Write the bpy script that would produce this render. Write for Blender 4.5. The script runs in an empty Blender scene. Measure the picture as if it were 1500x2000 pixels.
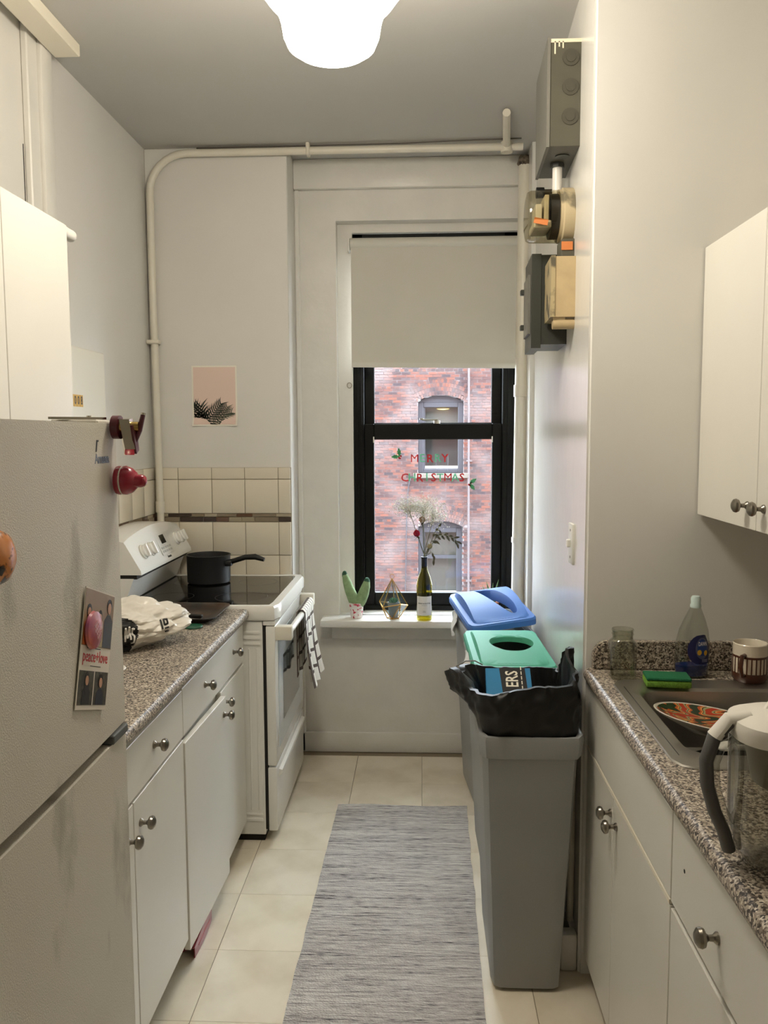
import bpy, bmesh, math, random
from mathutils import Vector, Matrix, Euler, noise
random.seed(7)
S = bpy.context.scene
C = S.collection
PI = math.pi

# ------------------------------------------------------------------ camera
def setup_camera():
    f, roll = 1618.0, math.radians(0.25)
    dx, dy = 75.0, -150.0                      # corridor vanishing point relative to the image centre
    c, s = math.cos(roll), math.sin(roll)
    ux, uy = c*dx + s*dy, -s*dx + c*dy
    pitch = math.atan2(-uy, f); yaw = math.atan2(ux, math.hypot(f, uy))
    fwd = Vector((-math.sin(yaw)*math.cos(pitch), math.cos(yaw)*math.cos(pitch), -math.sin(pitch)))
    r = Vector((math.cos(yaw), math.sin(yaw), 0)); up = r.cross(fwd)
    r2 = c*r - s*up; u2 = s*r + c*up
    cam = bpy.data.cameras.new('camera'); o = bpy.data.objects.new('camera', cam); C.objects.link(o)
    m = Matrix((r2, u2, -fwd)).transposed().to_4x4(); m.translation = (0, 0, 1.57)
    o.matrix_world = m
    cam.sensor_fit = 'VERTICAL'; cam.sensor_height = 24; cam.lens = f*24/2000
    cam.clip_start = 0.02; cam.clip_end = 200
    S.camera = o
setup_camera()

# ------------------------------------------------------------------ light, exposure
LAMP = 43.0
w = bpy.data.worlds.new('overcast_sky'); S.world = w; w.use_nodes = True
w.node_tree.nodes['Background'].inputs[0].default_value = (0.86, 0.93, 1.0, 1)
w.node_tree.nodes['Background'].inputs[1].default_value = 21.0
vs = S.view_settings
vs.view_transform = 'Standard'; vs.look = 'None'; vs.gamma = 1; vs.use_curve_mapping = False
vs.exposure = 0.12

# ------------------------------------------------------------------ materials
def lin(c):
    return tuple((v/255/12.92 if v/255 <= 0.04045 else ((v/255+0.055)/1.055)**2.4) for v in c[:3]) + (1,)
MATS = {}
def M(name, col, rough=0.5, metal=0.0, var=0.0, vscale=4.0, bump=0.0, bscale=60.0, spec=0.5, emit=0, rnd=0.0, trans=0.0, coat=0.0, col2=None, stretch=None, lo=0.35, hi=0.65):
    """procedural principled material: base colour, optional noise mix to col2, optional bump, optional per-object variation"""
    if name in MATS: return MATS[name]
    m = bpy.data.materials.new(name); m.use_nodes = True
    nt = m.node_tree; N = nt.nodes; L = nt.links
    p = N['Principled BSDF']
    p.inputs['Roughness'].default_value = rough; p.inputs['Metallic'].default_value = metal
    p.inputs['Specular IOR Level'].default_value = spec
    p.inputs['Transmission Weight'].default_value = trans
    p.inputs['Coat Weight'].default_value = coat
    base = lin(col); p.inputs['Base Color'].default_value = base
    tc = N.new('ShaderNodeTexCoord'); mp = N.new('ShaderNodeMapping'); L.new(tc.outputs['Object'], mp.inputs[0])
    if stretch: mp.inputs['Scale'].default_value = stretch
    out = None
    if var or col2:
        n = N.new('ShaderNodeTexNoise'); n.inputs['Scale'].default_value = vscale; n.inputs['Detail'].default_value = 6
        L.new(mp.outputs[0], n.inputs['Vector'])
        rp = N.new('ShaderNodeValToRGB'); L.new(n.outputs['Fac'], rp.inputs[0])
        rp.color_ramp.elements[0].position = lo; rp.color_ramp.elements[1].position = hi
        b2 = lin(col2) if col2 else tuple(v*(1-var) for v in base[:3]) + (1,)
        rp.color_ramp.elements[0].color = b2; rp.color_ramp.elements[1].color = base
        out = rp.outputs[0]
    if rnd:
        oi = N.new('ShaderNodeObjectInfo'); hs = N.new('ShaderNodeHueSaturation'); ma = N.new('ShaderNodeMath')
        ma.operation = 'MULTIPLY_ADD'; ma.inputs[1].default_value = rnd; ma.inputs[2].default_value = 1-rnd/2
        L.new(oi.outputs['Random'], ma.inputs[0]); L.new(ma.outputs[0], hs.inputs['Value'])
        if out: L.new(out, hs.inputs['Color'])
        else: hs.inputs['Color'].default_value = base
        out = hs.outputs[0]
    if out: L.new(out, p.inputs['Base Color'])
    if bump:
        n2 = N.new('ShaderNodeTexNoise'); n2.inputs['Scale'].default_value = bscale; n2.inputs['Detail'].default_value = 3
        L.new(tc.outputs['Object'], n2.inputs['Vector'])
        bp = N.new('ShaderNodeBump'); bp.inputs['Strength'].default_value = bump; bp.inputs['Distance'].default_value = 0.004
        L.new(n2.outputs['Fac'], bp.inputs['Height']); L.new(bp.outputs[0], p.inputs['Normal'])
    if emit:
        p.inputs['Emission Color'].default_value = base; p.inputs['Emission Strength'].default_value = emit
    MATS[name] = m
    return m

def glass(name, tint=(255, 255, 255), rough=0.02, fac=1.0, ior=1.45):
    """thin clear wall: transparent with a Fresnel gloss"""
    if name in MATS: return MATS[name]
    m = bpy.data.materials.new(name); m.use_nodes = True
    nt = m.node_tree; N = nt.nodes; L = nt.links; N.remove(N['Principled BSDF'])
    t = N.new('ShaderNodeBsdfTransparent'); t.inputs[0].default_value = lin(tint)
    g = N.new('ShaderNodeBsdfGlossy'); g.inputs['Roughness'].default_value = rough
    fr = N.new('ShaderNodeLayerWeight'); fr.inputs[0].default_value = 0.5
    pw_ = N.new('ShaderNodeMath'); pw_.operation = 'POWER'; pw_.inputs[1].default_value = 3.0; L.new(fr.outputs['Facing'], pw_.inputs[0])
    ml = N.new('ShaderNodeMath'); ml.operation = 'MULTIPLY_ADD'; ml.inputs[1].default_value = 0.55*fac; ml.inputs[2].default_value = 0.035*fac; L.new(pw_.outputs[0], ml.inputs[0])
    mx = N.new('ShaderNodeMixShader'); L.new(ml.outputs[0], mx.inputs[0]); L.new(t.outputs[0], mx.inputs[1]); L.new(g.outputs[0], mx.inputs[2])
    L.new(mx.outputs[0], N['Material Output'].inputs[0])
    MATS[name] = m
    return m

def granite():
    m = bpy.data.materials.new('speckled_laminate'); m.use_nodes = True
    nt = m.node_tree; N = nt.nodes; L = nt.links; p = N['Principled BSDF']; p.inputs['Roughness'].default_value = 0.42
    tc = N.new('ShaderNodeTexCoord')
    v = N.new('ShaderNodeTexVoronoi'); v.inputs['Scale'].default_value = 260; L.new(tc.outputs['Object'], v.inputs['Vector'])
    sep = N.new('ShaderNodeSeparateColor'); L.new(v.outputs['Color'], sep.inputs[0])
    rp = N.new('ShaderNodeValToRGB'); rp.color_ramp.interpolation = 'CONSTANT'
    cs = [(0, (52, 46, 42)), (0.20, (104, 92, 82)), (0.40, (150, 137, 122)), (0.62, (182, 170, 152)), (0.84, (212, 203, 188))]
    e = rp.color_ramp.elements
    e[0].position, e[0].color = cs[0][0], lin(cs[0][1]); e[1].position, e[1].color = cs[1][0], lin(cs[1][1])
    for q, c in cs[2:]:
        k = e.new(q); k.color = lin(c)
    n = N.new('ShaderNodeTexNoise'); n.inputs['Scale'].default_value = 120; L.new(tc.outputs['Object'], n.inputs['Vector'])
    ad = N.new('ShaderNodeMath'); ad.operation = 'MULTIPLY_ADD'; ad.inputs[1].default_value = 0.55; ad.inputs[2].default_value = -0.27
    L.new(n.outputs['Fac'], ad.inputs[0])
    a2 = N.new('ShaderNodeMath'); a2.operation = 'ADD'; L.new(sep.outputs[0], a2.inputs[0]); L.new(ad.outputs[0], a2.inputs[1])
    L.new(a2.outputs[0], rp.inputs[0]); L.new(rp.outputs[0], p.inputs['Base Color'])
    MATS['granite'] = m
    return m

def rug_mat():
    m = bpy.data.materials.new('woven_rag_rug'); m.use_nodes = True
    nt = m.node_tree; N = nt.nodes; L = nt.links; p = N['Principled BSDF']; p.inputs['Roughness'].default_value = 0.95
    p.inputs['Specular IOR Level'].default_value = 0.15
    tc = N.new('ShaderNodeTexCoord')
    def nz(scale, vec, det=4):
        mp = N.new('ShaderNodeMapping'); mp.inputs['Scale'].default_value = vec; L.new(tc.outputs['Object'], mp.inputs[0])
        n = N.new('ShaderNodeTexNoise'); n.inputs['Scale'].default_value = scale; n.inputs['Detail'].default_value = det
        L.new(mp.outputs[0], n.inputs['Vector']); return n.outputs['Fac']
    a = nz(1, (7, 120, 1)); b = nz(1, (30, 260, 1), 2); c = nz(1, (1.5, 22, 1), 2)
    def mul(x, k):
        q = N.new('ShaderNodeMath'); q.operation = 'MULTIPLY'; L.new(x, q.inputs[0]); q.inputs[1].default_value = k; return q.outputs[0]
    def add(x, y):
        q = N.new('ShaderNodeMath'); q.operation = 'ADD'; L.new(x, q.inputs[0]); L.new(y, q.inputs[1]); return q.outputs[0]
    f = add(add(mul(a, 0.45), mul(b, 0.35)), mul(c, 0.2))
    rp = N.new('ShaderNodeValToRGB'); L.new(f, rp.inputs[0]); e = rp.color_ramp.elements
    e[0].position, e[0].color = 0.36, lin((76, 73, 77)); e[1].position, e[1].color = 0.60, lin((220, 216, 210))
    k = e.new(0.455); k.color = lin((176, 171, 168))
    L.new(rp.outputs[0], p.inputs['Base Color'])
    wv = N.new('ShaderNodeTexVoronoi'); wv.inputs['Scale'].default_value = 1
    mp = N.new('ShaderNodeMapping'); mp.inputs['Scale'].default_value = (150, 230, 1); L.new(tc.outputs['Object'], mp.inputs[0]); L.new(mp.outputs[0], wv.inputs['Vector'])
    bp = N.new('ShaderNodeBump'); bp.inputs['Strength'].default_value = 0.9; bp.inputs['Distance'].default_value = 0.004; bp.invert = True
    L.new(wv.outputs['Distance'], bp.inputs['Height']); L.new(bp.outputs[0], p.inputs['Normal'])
    return m

def brick_mat():
    m = bpy.data.materials.new('old_red_brick'); m.use_nodes = True
    nt = m.node_tree; N = nt.nodes; L = nt.links; p = N['Principled BSDF']; p.inputs['Roughness'].default_value = 0.9
    oi = N.new('ShaderNodeObjectInfo'); ge = N.new('ShaderNodeNewGeometry')
    a = N.new('ShaderNodeMath'); a.operation = 'ADD'; L.new(oi.outputs['Random'], a.inputs[0]); L.new(ge.outputs['Random Per Island'], a.inputs[1])
    fr = N.new('ShaderNodeMath'); fr.operation = 'FRACT'; L.new(a.outputs[0], fr.inputs[0])
    rp = N.new('ShaderNodeValToRGB'); L.new(fr.outputs[0], rp.inputs[0]); e = rp.color_ramp.elements
    cs = [(0, (54, 47, 52)), (0.25, (70, 53, 54)), (0.5, (88, 61, 58)), (0.75, (110, 68, 56)), (1, (76, 64, 66))]
    e[0].color = lin(cs[0][1]); e[1].color = lin(cs[-1][1])
    for q, c in cs[1:-1]:
        k = e.new(q); k.color = lin(c)
    n = N.new('ShaderNodeTexNoise'); n.inputs['Scale'].default_value = 1.1; n.inputs['Detail'].default_value = 7
    L.new(ge.outputs['Position'], n.inputs['Vector'])
    r2 = N.new('ShaderNodeValToRGB'); L.new(n.outputs['Fac'], r2.inputs[0]); r2.color_ramp.elements[0].position = 0.46; r2.color_ramp.elements[1].position = 0.75
    mx = N.new('ShaderNodeMix'); mx.data_type = 'RGBA'; L.new(r2.outputs[0], mx.inputs['Factor']); L.new(rp.outputs[0], mx.inputs['A'])
    mx.inputs['B'].default_value = lin((118, 108, 108)); L.new(mx.outputs['Result'], p.inputs['Base Color'])
    MATS['brick'] = m
    return m

def fridge_mat():
    m = M('white_enamel_worn', (205, 200, 188), 0.42, bump=0.25, bscale=420)
    nt = m.node_tree; N = nt.nodes; L = nt.links; p = N['Principled BSDF']
    tc = N.new('ShaderNodeTexCoord')
    mp = N.new('ShaderNodeMapping'); mp.inputs['Scale'].default_value = (1, 5, 2.2); mp.inputs['Rotation'].default_value = (0.7, 0, 0); L.new(tc.outputs['Object'], mp.inputs[0])
    n = N.new('ShaderNodeTexNoise'); n.inputs['Scale'].default_value = 1.8; n.inputs['Detail'].default_value = 5; L.new(mp.outputs[0], n.inputs['Vector'])
    rp = N.new('ShaderNodeValToRGB'); L.new(n.outputs['Fac'], rp.inputs[0]); e = rp.color_ramp.elements
    e[0].position, e[0].color = 0.27, lin((158, 153, 142)); e[1].position, e[1].color = 0.42, lin((208, 203, 191))
    L.new(rp.outputs[0], p.inputs['Base Color'])
    return m

WALL = M('cream_wall_paint', (226, 223, 216), 0.42, var=0.05, vscale=1.6, bump=0.12, bscale=14)
GLOSS = M('glossy_white_wall_paint', (228, 226, 220), 0.22, var=0.05, vscale=2, bump=0.25, bscale=9)
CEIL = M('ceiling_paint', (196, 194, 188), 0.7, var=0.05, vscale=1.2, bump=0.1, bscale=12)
TRIM = M('white_trim_paint', (230, 227, 219), 0.35, var=0.06, vscale=7, bump=0.35, bscale=22)
CAB = M('white_melamine', (228, 225, 216), 0.38, var=0.03, vscale=3)
EDGE = M('cut_board_edge', (238, 232, 214), 0.6)
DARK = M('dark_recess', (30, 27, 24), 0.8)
BLACK = M('black_window_paint', (13, 14, 13), 0.5, bump=0.15, bscale=40, spec=0.2)
NICKEL = M('brushed_nickel', (140, 134, 124), 0.28, metal=1.0)
STEEL = M('stainless_steel', (186, 182, 174), 0.40, metal=1.0, bump=0.05, bscale=300)
ENAMEL = M('white_enamel', (235, 233, 226), 0.22, coat=0.3)
BLKGLASS = M('black_glass', (12, 11, 11), 0.07, var=0.0, spec=0.7)
BLKPLASTIC = M('black_plastic', (20, 20, 20), 0.42)
PAN = M('black_nonstick', (26, 26, 27), 0.5)
GRAN = granite()
BRICK = brick_mat()
FRIDGE = fridge_mat()

# ------------------------------------------------------------------ mesh helpers
def nb(): return bmesh.new()
def box(bm, x0, x1, y0, y1, z0, z1, bev=0.0, seg=1):
    v = [bm.verts.new((x, y, z)) for z in (z0, z1) for y in (y0, y1) for x in (x0, x1)]
    fs = [bm.faces.new([v[i] for i in q]) for q in ((0, 2, 3, 1), (4, 5, 7, 6), (0, 1, 5, 4), (2, 6, 7, 3), (0, 4, 6, 2), (1, 3, 7, 5))]
    if bev:
        es = set(e for f in fs for e in f.edges)
        bmesh.ops.bevel(bm, geom=list(es), offset=bev, segments=seg, profile=0.5, affect='EDGES')
    return bm
def frame_of(d):
    d = d.normalized(); a = Vector((0, 0, 1)) if abs(d.z) < 0.9 else Vector((1, 0, 0))
    u = d.cross(a).normalized(); return u, d.cross(u).normalized()
def loft(bm, rings, closed=True, cap0=False, cap1=False):
    R = [[bm.verts.new(p) for p in r] for r in rings]
    n = len(R[0])
    for a, b in zip(R, R[1:]):
        for i in range(n if closed else n-1):
            j = (i+1) % n
            bm.faces.new((a[i], a[j], b[j], b[i]))
    if cap0: bm.faces.new(list(reversed(R[0])))
    if cap1: bm.faces.new(R[-1])
    return R
def cyl(bm, p0, p1, r0, r1=None, n=16, caps=True):
    p0, p1 = Vector(p0), Vector(p1); r1 = r0 if r1 is None else r1
    u, v = frame_of(p1-p0)
    loft(bm, [[p + (u*math.cos(2*PI*i/n) + v*math.sin(2*PI*i/n))*r for i in range(n)] for p, r in ((p0, r0), (p1, r1))], True, caps, caps)
    return bm
def tube(bm, pts, r, n=8, caps=True):
    pts = [Vector(p) for p in pts]; rs = r if isinstance(r, (list, tuple)) else [r]*len(pts)
    u = None; rings = []
    for i, p in enumerate(pts):
        d = (pts[min(i+1, len(pts)-1)] - pts[max(i-1, 0)]).normalized()
        if u is None: u, v = frame_of(d)
        else:
            u = (u - d*u.dot(d)).normalized(); v = d.cross(u).normalized()
        rings.append([p + (u*math.cos(2*PI*k/n) + v*math.sin(2*PI*k/n))*rs[i] for k in range(n)])
    loft(bm, rings, True, caps, caps)
    return bm
def lathe(bm, prof, c=(0, 0, 0), n=28, mat=None, caps=False):
    c = Vector(c); rings = []
    for r, z in prof:
        ring = [Vector((r*math.cos(2*PI*i/n), r*math.sin(2*PI*i/n), z)) for i in range(n)]
        if mat: ring = [mat @ p for p in ring]
        rings.append([p + c for p in ring])
    loft(bm, rings, True, caps and prof[0][0] > 0, caps and prof[-1][0] > 0)
    bmesh.ops.remove_doubles(bm, verts=bm.verts[:], dist=1e-6)
    return bm
def prism(bm, pts, vec):
    a = [bm.verts.new(p) for p in pts]; b = [bm.verts.new(Vector(p)+Vector(vec)) for p in pts]
    n = len(a); bm.faces.new(a); bm.faces.new(list(reversed(b)))
    for i in range(n): bm.faces.new((a[i], b[i], b[(i+1) % n], a[(i+1) % n]))
    return bm
def thicken(bm, t):
    bm.normal_update(); vs_ = bm.verts[:]; fs_ = bm.faces[:]
    bd_ = [(e.verts[0], e.verts[1], e.link_loops[0].vert is e.verts[0]) for e in bm.edges if len(e.link_faces) == 1]
    dup = {v: bm.verts.new(v.co - v.normal*t) for v in vs_}
    uvl = bm.loops.layers.uv.active
    for f_ in fs_:
        g = bm.faces.new([dup[l.vert] for l in reversed(f_.loops[:])])
        if uvl:
            src = {dup[l.vert]: l[uvl].uv.copy() for l in f_.loops}
            for l in g.loops: l[uvl].uv = src[l.vert]
    for a, c_, fw in bd_:
        if not fw: a, c_ = c_, a
        g = bm.faces.new((c_, a, dup[a], dup[c_]))
        if uvl:
            for l in g.loops:
                for f_ in (a if l.vert in (a, dup[a]) else c_).link_loops:
                    if f_.face is not g: l[uvl].uv = f_[uvl].uv.copy(); break
    return bm
def sheet(bm, fn, nu, nv, thick=0):
    g = [[bm.verts.new(fn(i/nu, j/nv)) for j in range(nv+1)] for i in range(nu+1)]
    fs = [bm.faces.new((g[i][j], g[i+1][j], g[i+1][j+1], g[i][j+1])) for i in range(nu) for j in range(nv)]
    if thick: thicken(bm, thick)
    return bm
def rring(cx, cy, w, l, r, z, n=64):
    """rounded rectangle ring, points matched by angle"""
    out = []
    for i in range(n):
        t = 2*PI*(i+0.5)/n; c, s = math.cos(t), math.sin(t)
        k = 1/max(abs(c)/(w/2), abs(s)/(l/2)); x, y = c*k, s*k
        ax, ay = w/2-r, l/2-r
        if abs(x) > ax and abs(y) > ay:
            qx, qy = abs(x)-ax, abs(y)-ay; d = math.hypot(qx, qy)
            if d > 1e-9:
                x = math.copysign(ax + qx/d*r, x); y = math.copysign(ay + qy/d*r, y)
        out.append(Vector((cx+x, cy+y, z)))
    return out
def ering(cx, cy, a, b, z, n=64):
    return [Vector((cx + a*math.cos(2*PI*(i+0.5)/n), cy + b*math.sin(2*PI*(i+0.5)/n), z)) for i in range(n)]

def finish(name, bm, mat, smooth=35):
    bmesh.ops.recalc_face_normals(bm, faces=bm.faces[:])
    me = bpy.data.meshes.new(name); bm.to_mesh(me); bm.free()
    me.materials.append(mat)
    if smooth:
        for p in me.polygons: p.use_smooth = True
        me.set_sharp_from_angle(angle=math.radians(smooth))
    return me
def root_of(o):
    while o.parent: o = o.parent
    return o
def part(name, bm, mat, parent, smooth=35, label=None):
    """mesh given in world coordinates (or in the frame of an unrotated root), child of a thing or part"""
    rt = root_of(parent)
    if not rt.get('local'): bmesh.ops.translate(bm, verts=bm.verts[:], vec=-rt.location)
    o = bpy.data.objects.new(name, finish(name, bm, mat, smooth)); C.objects.link(o); o.parent = parent
    if label: o['label'] = label
    return o
def tag(o, label, cat, group=None, kind=None):
    o['label'] = label; o['category'] = cat
    if group: o['group'] = group
    if kind: o['kind'] = kind
    return o
def thing(name, label, cat, loc=(0, 0, 0), rot=None, group=None):
    o = bpy.data.objects.new(name, None); C.objects.link(o); o.empty_display_size = 0.05
    o.location = loc
    if rot: o.rotation_euler = rot; o['local'] = 1
    return tag(o, label, cat, group)
def single(name, bm, mat, label, cat, group=None, smooth=35):
    """a thing that is one mesh; origin moved to its base"""
    lo = [min(v.co[i] for v in bm.verts) for i in range(3)]; hi = [max(v.co[i] for v in bm.verts) for i in range(3)]
    loc = Vector(((lo[0]+hi[0])/2, (lo[1]+hi[1])/2, lo[2]))
    bmesh.ops.translate(bm, verts=bm.verts[:], vec=-loc)
    o = bpy.data.objects.new(name, finish(name, bm, mat, smooth)); C.objects.link(o); o.location = loc
    return tag(o, label, cat, group)
def struct(name, bm, mat, parent=None, smooth=35):
    if parent: return part(name, bm, mat, parent, smooth)
    o = bpy.data.objects.new(name, finish(name, bm, mat, smooth)); C.objects.link(o); o['kind'] = 'structure'
    return o
def sempty(name):
    o = bpy.data.objects.new(name, None); C.objects.link(o); o['kind'] = 'structure'; o.empty_display_size = 0.05
    return o
def child_copy(me, name, parent, loc, rot=None, scale=None):
    o = bpy.data.objects.new(name, me); C.objects.link(o); o.parent = parent; o.location = loc
    if rot: o.rotation_euler = rot
    if scale: o.scale = scale
    return o
def text_bm(body, size, mtx, depth=0.0006, bold=0.0, sx=1.0, align='CENTER'):
    cu = bpy.data.curves.new('t', 'FONT'); cu.body = body; cu.size = size; cu.extrude = depth/2; cu.align_x = align; cu.align_y = 'CENTER'
    cu.resolution_u = 2; cu.offset = bold
    o = bpy.data.objects.new('t', cu); C.objects.link(o)
    dg = bpy.context.evaluated_depsgraph_get(); dg.update()
    me = bpy.data.meshes.new_from_object(o.evaluated_get(dg))
    bm = bmesh.new(); bm.from_mesh(me)
    bpy.data.objects.remove(o); bpy.data.curves.remove(cu); bpy.data.meshes.remove(me)
    bmesh.ops.transform(bm, matrix=mtx @ Matrix.Diagonal((sx, 1, 1, 1)), verts=bm.verts[:])
    return bm
def facing(loc, kind):
    """text frames: 'cam' faces -Y, 'px' faces +X, 'mx' faces -X"""
    e = {'cam': (PI/2, 0, 0), 'px': (PI/2, 0, PI/2), 'mx': (PI/2, 0, -PI/2)}[kind]
    return Matrix.Translation(loc) @ Euler(e).to_matrix().to_4x4()
def flat(bm, pts, fr, depth=0.0005):
    """flat printed polygon in the local XY of frame fr"""
    prism(bm, [fr @ Vector((x, y, 0)) for x, y in pts], (fr.to_3x3() @ Vector((0, 0, depth))))
    return bm
def oval(cx, cy, a, b, n=14): return [(cx+a*math.cos(2*PI*i/n), cy+b*math.sin(2*PI*i/n)) for i in range(n)]

# ================================================================== STRUCTURE
XL, YF, YW, ZC = -1.244, 3.79, 4.0, 2.85      # left wall, stove wall, window wall, ceiling

fl = struct('floor', box(nb(), -1.4, 1.3, -1.5, 4.3, -0.12, -0.0025), M('floor_joint', (140, 126, 104), 0.8))
TILE = M('cream_vinyl_tile', (238, 228, 208), 0.24, col2=(218, 206, 182), vscale=5, rnd=0.09, lo=0.3, hi=0.6, bump=0.06, bscale=25)
tb = nb(); box(tb, -0.1553, 0.1553, -0.1550, 0.1550, -0.0025, 0, 0.0005); tm = finish('tile', tb, TILE)
for i in range(-5, 5):
    for j in range(0, 13):
        x, y = 0.155 + i*0.3125 + 0.002, 2.07 + 0.1555 + (j-7)*0.311
        if x < -1.4 or x > 1.1 or y > 4.15: continue
        child_copy(tm, 'tile', fl, (x, y, 0), (0, 0, random.choice((0, PI/2, PI))))
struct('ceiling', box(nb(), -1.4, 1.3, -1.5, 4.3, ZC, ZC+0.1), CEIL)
wl = struct('wall_left', box(nb(), XL-0.1, XL, -1.6, 4.3, -0.1, ZC), WALL)
wf = struct('wall_stove', box(nb(), XL, -0.60, YF, 4.3, 0, ZC, 0.004), WALL)
b = nb()
prism(b, [(0.455, 2.31, 0), (1.3, 2.31, 0), (1.3, 4.3, 0), (0.524, 4.3, 0)], (0, 0, ZC))
bmesh.ops.bevel(b, geom=[e for e in b.edges if all(abs(v.co.x-0.455) < 0.01 for v in e.verts)], offset=0.008, segments=3, affect='EDGES')
struct('wall_right', b, GLOSS)
def XR(y): return 0.455 + (y-2.31)*0.0347     # the right wall runs slightly askew
struct('wall_counter', box(nb(), 1.09, 1.2, -1.6, 2.31, -0.1, ZC), WALL)
struct('wall_back', box(nb(), -1.4, 1.3, -1.6, -1.5, -0.1, ZC), WALL)
b = nb()
OX0, OX1, OZ0, OZ1 = -0.405, 0.478, 0.66, 2.575
box(b, -0.60, OX0, YW, 4.3, 0, ZC); box(b, OX1, 0.53, YW, 4.3, 0, ZC)
box(b, OX0, OX1, YW, 4.3, OZ1, ZC); box(b, OX0, OX1, YW, 4.3, 0, OZ0)
struct('wall_window', b, TRIM)
struct('trim_1', box(nb(), -0.60, 0.51, YW-0.035, YW, 2.715, ZC, 0.006, 2), TRIM)          # header band over the window bay
b = nb(); box(b, -0.60, -0.575, YW-0.02, YW, 0, 2.715, 0.006)
struct('trim_2', b, TRIM)
b = nb(); prism(b, [(OX0, 4.07, OZ0), (-0.335, 4.07, OZ0), (-0.335, 4.07, 2.535), (OX1, 4.07, 2.535), (OX1, 4.07, OZ1), (OX0, 4.07, OZ1)], (0, 0.08, 0))
struct('trim_3', b, TRIM)                                                                  # inner window casing
# window stool and apron
b = nb(); box(b, -0.485, 0.49, 3.865, 4.02, 0.655, 0.69, 0.008, 2); box(b, OX0, OX1, 4.0, 4.12, 0.655, 0.69)
struct('trim_4', b, TRIM)
b = nb(); box(b, -0.44, 0.49, 3.975, YW, 0.575, 0.655, 0.006, 2)
struct('trim_5', b, TRIM)
struct('baseboard_window', box(nb(), -0.60, 0.50, 3.98, YW, 0, 0.10, 0.005, 2), TRIM)
struct('baseboard_left', box(nb(), XL, XL+0.015, -1.5, 0.65, 0, 0.10, 0.004), TRIM)
b = nb(); prism(b, [(XR(2.36)-0.018, 2.36, 0), (XR(2.36), 2.36, 0), (XR(3.98), 3.98, 0), (XR(3.98)-0.018, 3.98, 0)], (0, 0, 0.11))
box(b, 0.405, 0.455, 2.315, 2.36, 0, 0.115, 0.01, 2)
struct('baseboard_right', b, TRIM)
# vertical pilaster trim on the left wall
b = nb(); box(b, XL, XL+0.022, 2.635, 2.705, 0.95, ZC, 0.004); box(b, XL, XL+0.036, 2.705, 2.785, 1.43, ZC, 0.008, 2)
struct('trim_6', b, TRIM)
struct('trim_7', box(nb(), XL, XL+0.002, 2.6265, 2.6285, 2.0, 2.48), DARK)                 # dark crack beside the pilaster
# ceiling casing strip
b = nb(); box(b, -1.206, -1.12, 0.4, 2.80, 2.81, ZC, 0.003)
single('ceiling_casing', b, M('casing_paint', (238, 230, 210), 0.4), 'long white box casing running along the ceiling above the wall cabinet', 'casing')
# corner moulding on right wall behind the riser pipe
b = nb(); prism(b, [(XR(3.80)-0.02, 3.80, 0), (XR(3.80), 3.80, 0), (XR(4.0), 4.0, 0), (XR(4.0)-0.03, 4.0, 0)], (0, 0, ZC))
struct('trim_8', b, GLOSS)

# wall tiles ------------------------------------------------------
WT = M('cream_wall_tile', (226, 217, 198), 0.2, rnd=0.05, coat=0.2)
GROUT = M('grout', (168, 156, 134), 0.9)
part('grout_bed', box(nb(), -1.24, -0.60, YF-0.004, YF, 0.55, 1.424), GROUT, wf)
part('grout_bed', box(nb(), XL, XL+0.004, 2.80, YF, 0.93, 1.424), GROUT, wl)
def tile_mesh(w_, h_, mt=WT):
    t = nb(); box(t, -w_/2, w_/2, -0.008, 0, -h_/2, h_/2, 0.0016, 2); return finish('tile', t, mt)
cols = [-1.240, -1.125, -0.9685, -0.815, -0.6595, -0.602]
rows = [(1.371, 1.423), (1.213, 1.3685), (1.0185, 1.171), (0.864, 1.016), (0.71, 0.862)]
for z0, z1 in rows:
    for x0, x1 in zip(cols, cols[1:]):
        child_copy(tile_mesh(x1-x0-0.0025, z1-z0-0.0), 'tile', wf, ((x0+x1)/2, YF-0.003, (z0+z1)/2))
    if z0 < 0.8: continue
    z0 = max(z0, 0.935); me = tile_mesh(0.1525, z1-z0)
    for k in range(6):
        child_copy(me, 'tile', wl, (XL+0.003, 3.705-0.1545*(k)-0.0, (z0+z1)/2), (0, 0, PI/2))
mos = [M('mosaic_%d' % i, c, 0.25, coat=0.3) for i, c in enumerate([(74, 52, 40), (104, 74, 54), (158, 146, 122), (172, 160, 138), (134, 120, 98), (60, 44, 36)])]
def mosaic(parent, span, place, seed):
    rr = random.Random(seed)
    for z0, z1 in ((1.1965, 1.2105), (1.1735, 1.1945)):
        u = span[0] - rr.random()*0.05
        while u < span[1]:
            l = rr.choice((0.06, 0.075, 0.09, 0.11)); a, c_ = max(u, span[0]), min(u+l, span[1])
            if c_-a > 0.012:
                t = nb(); box(t, -(c_-a)/2+0.001, (c_-a)/2-0.001, -0.006, 0, -(z1-z0)/2, (z1-z0)/2, 0.001)
                place(finish('mosaic_tile', t, rr.choice(mos)), (a+c_)/2, (z0+z1)/2)
            u += l
mosaic(wf, (-1.24, -0.602), lambda me, u, z: child_copy(me, 'mosaic_tile', wf, (u, YF-0.003, z)), 3)
mosaic(wl, (3.0, 3.785), lambda me, u, z: child_copy(me, 'mosaic_tile', wl, (XL+0.003, u, z), (0, 0, PI/2)), 5)

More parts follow.
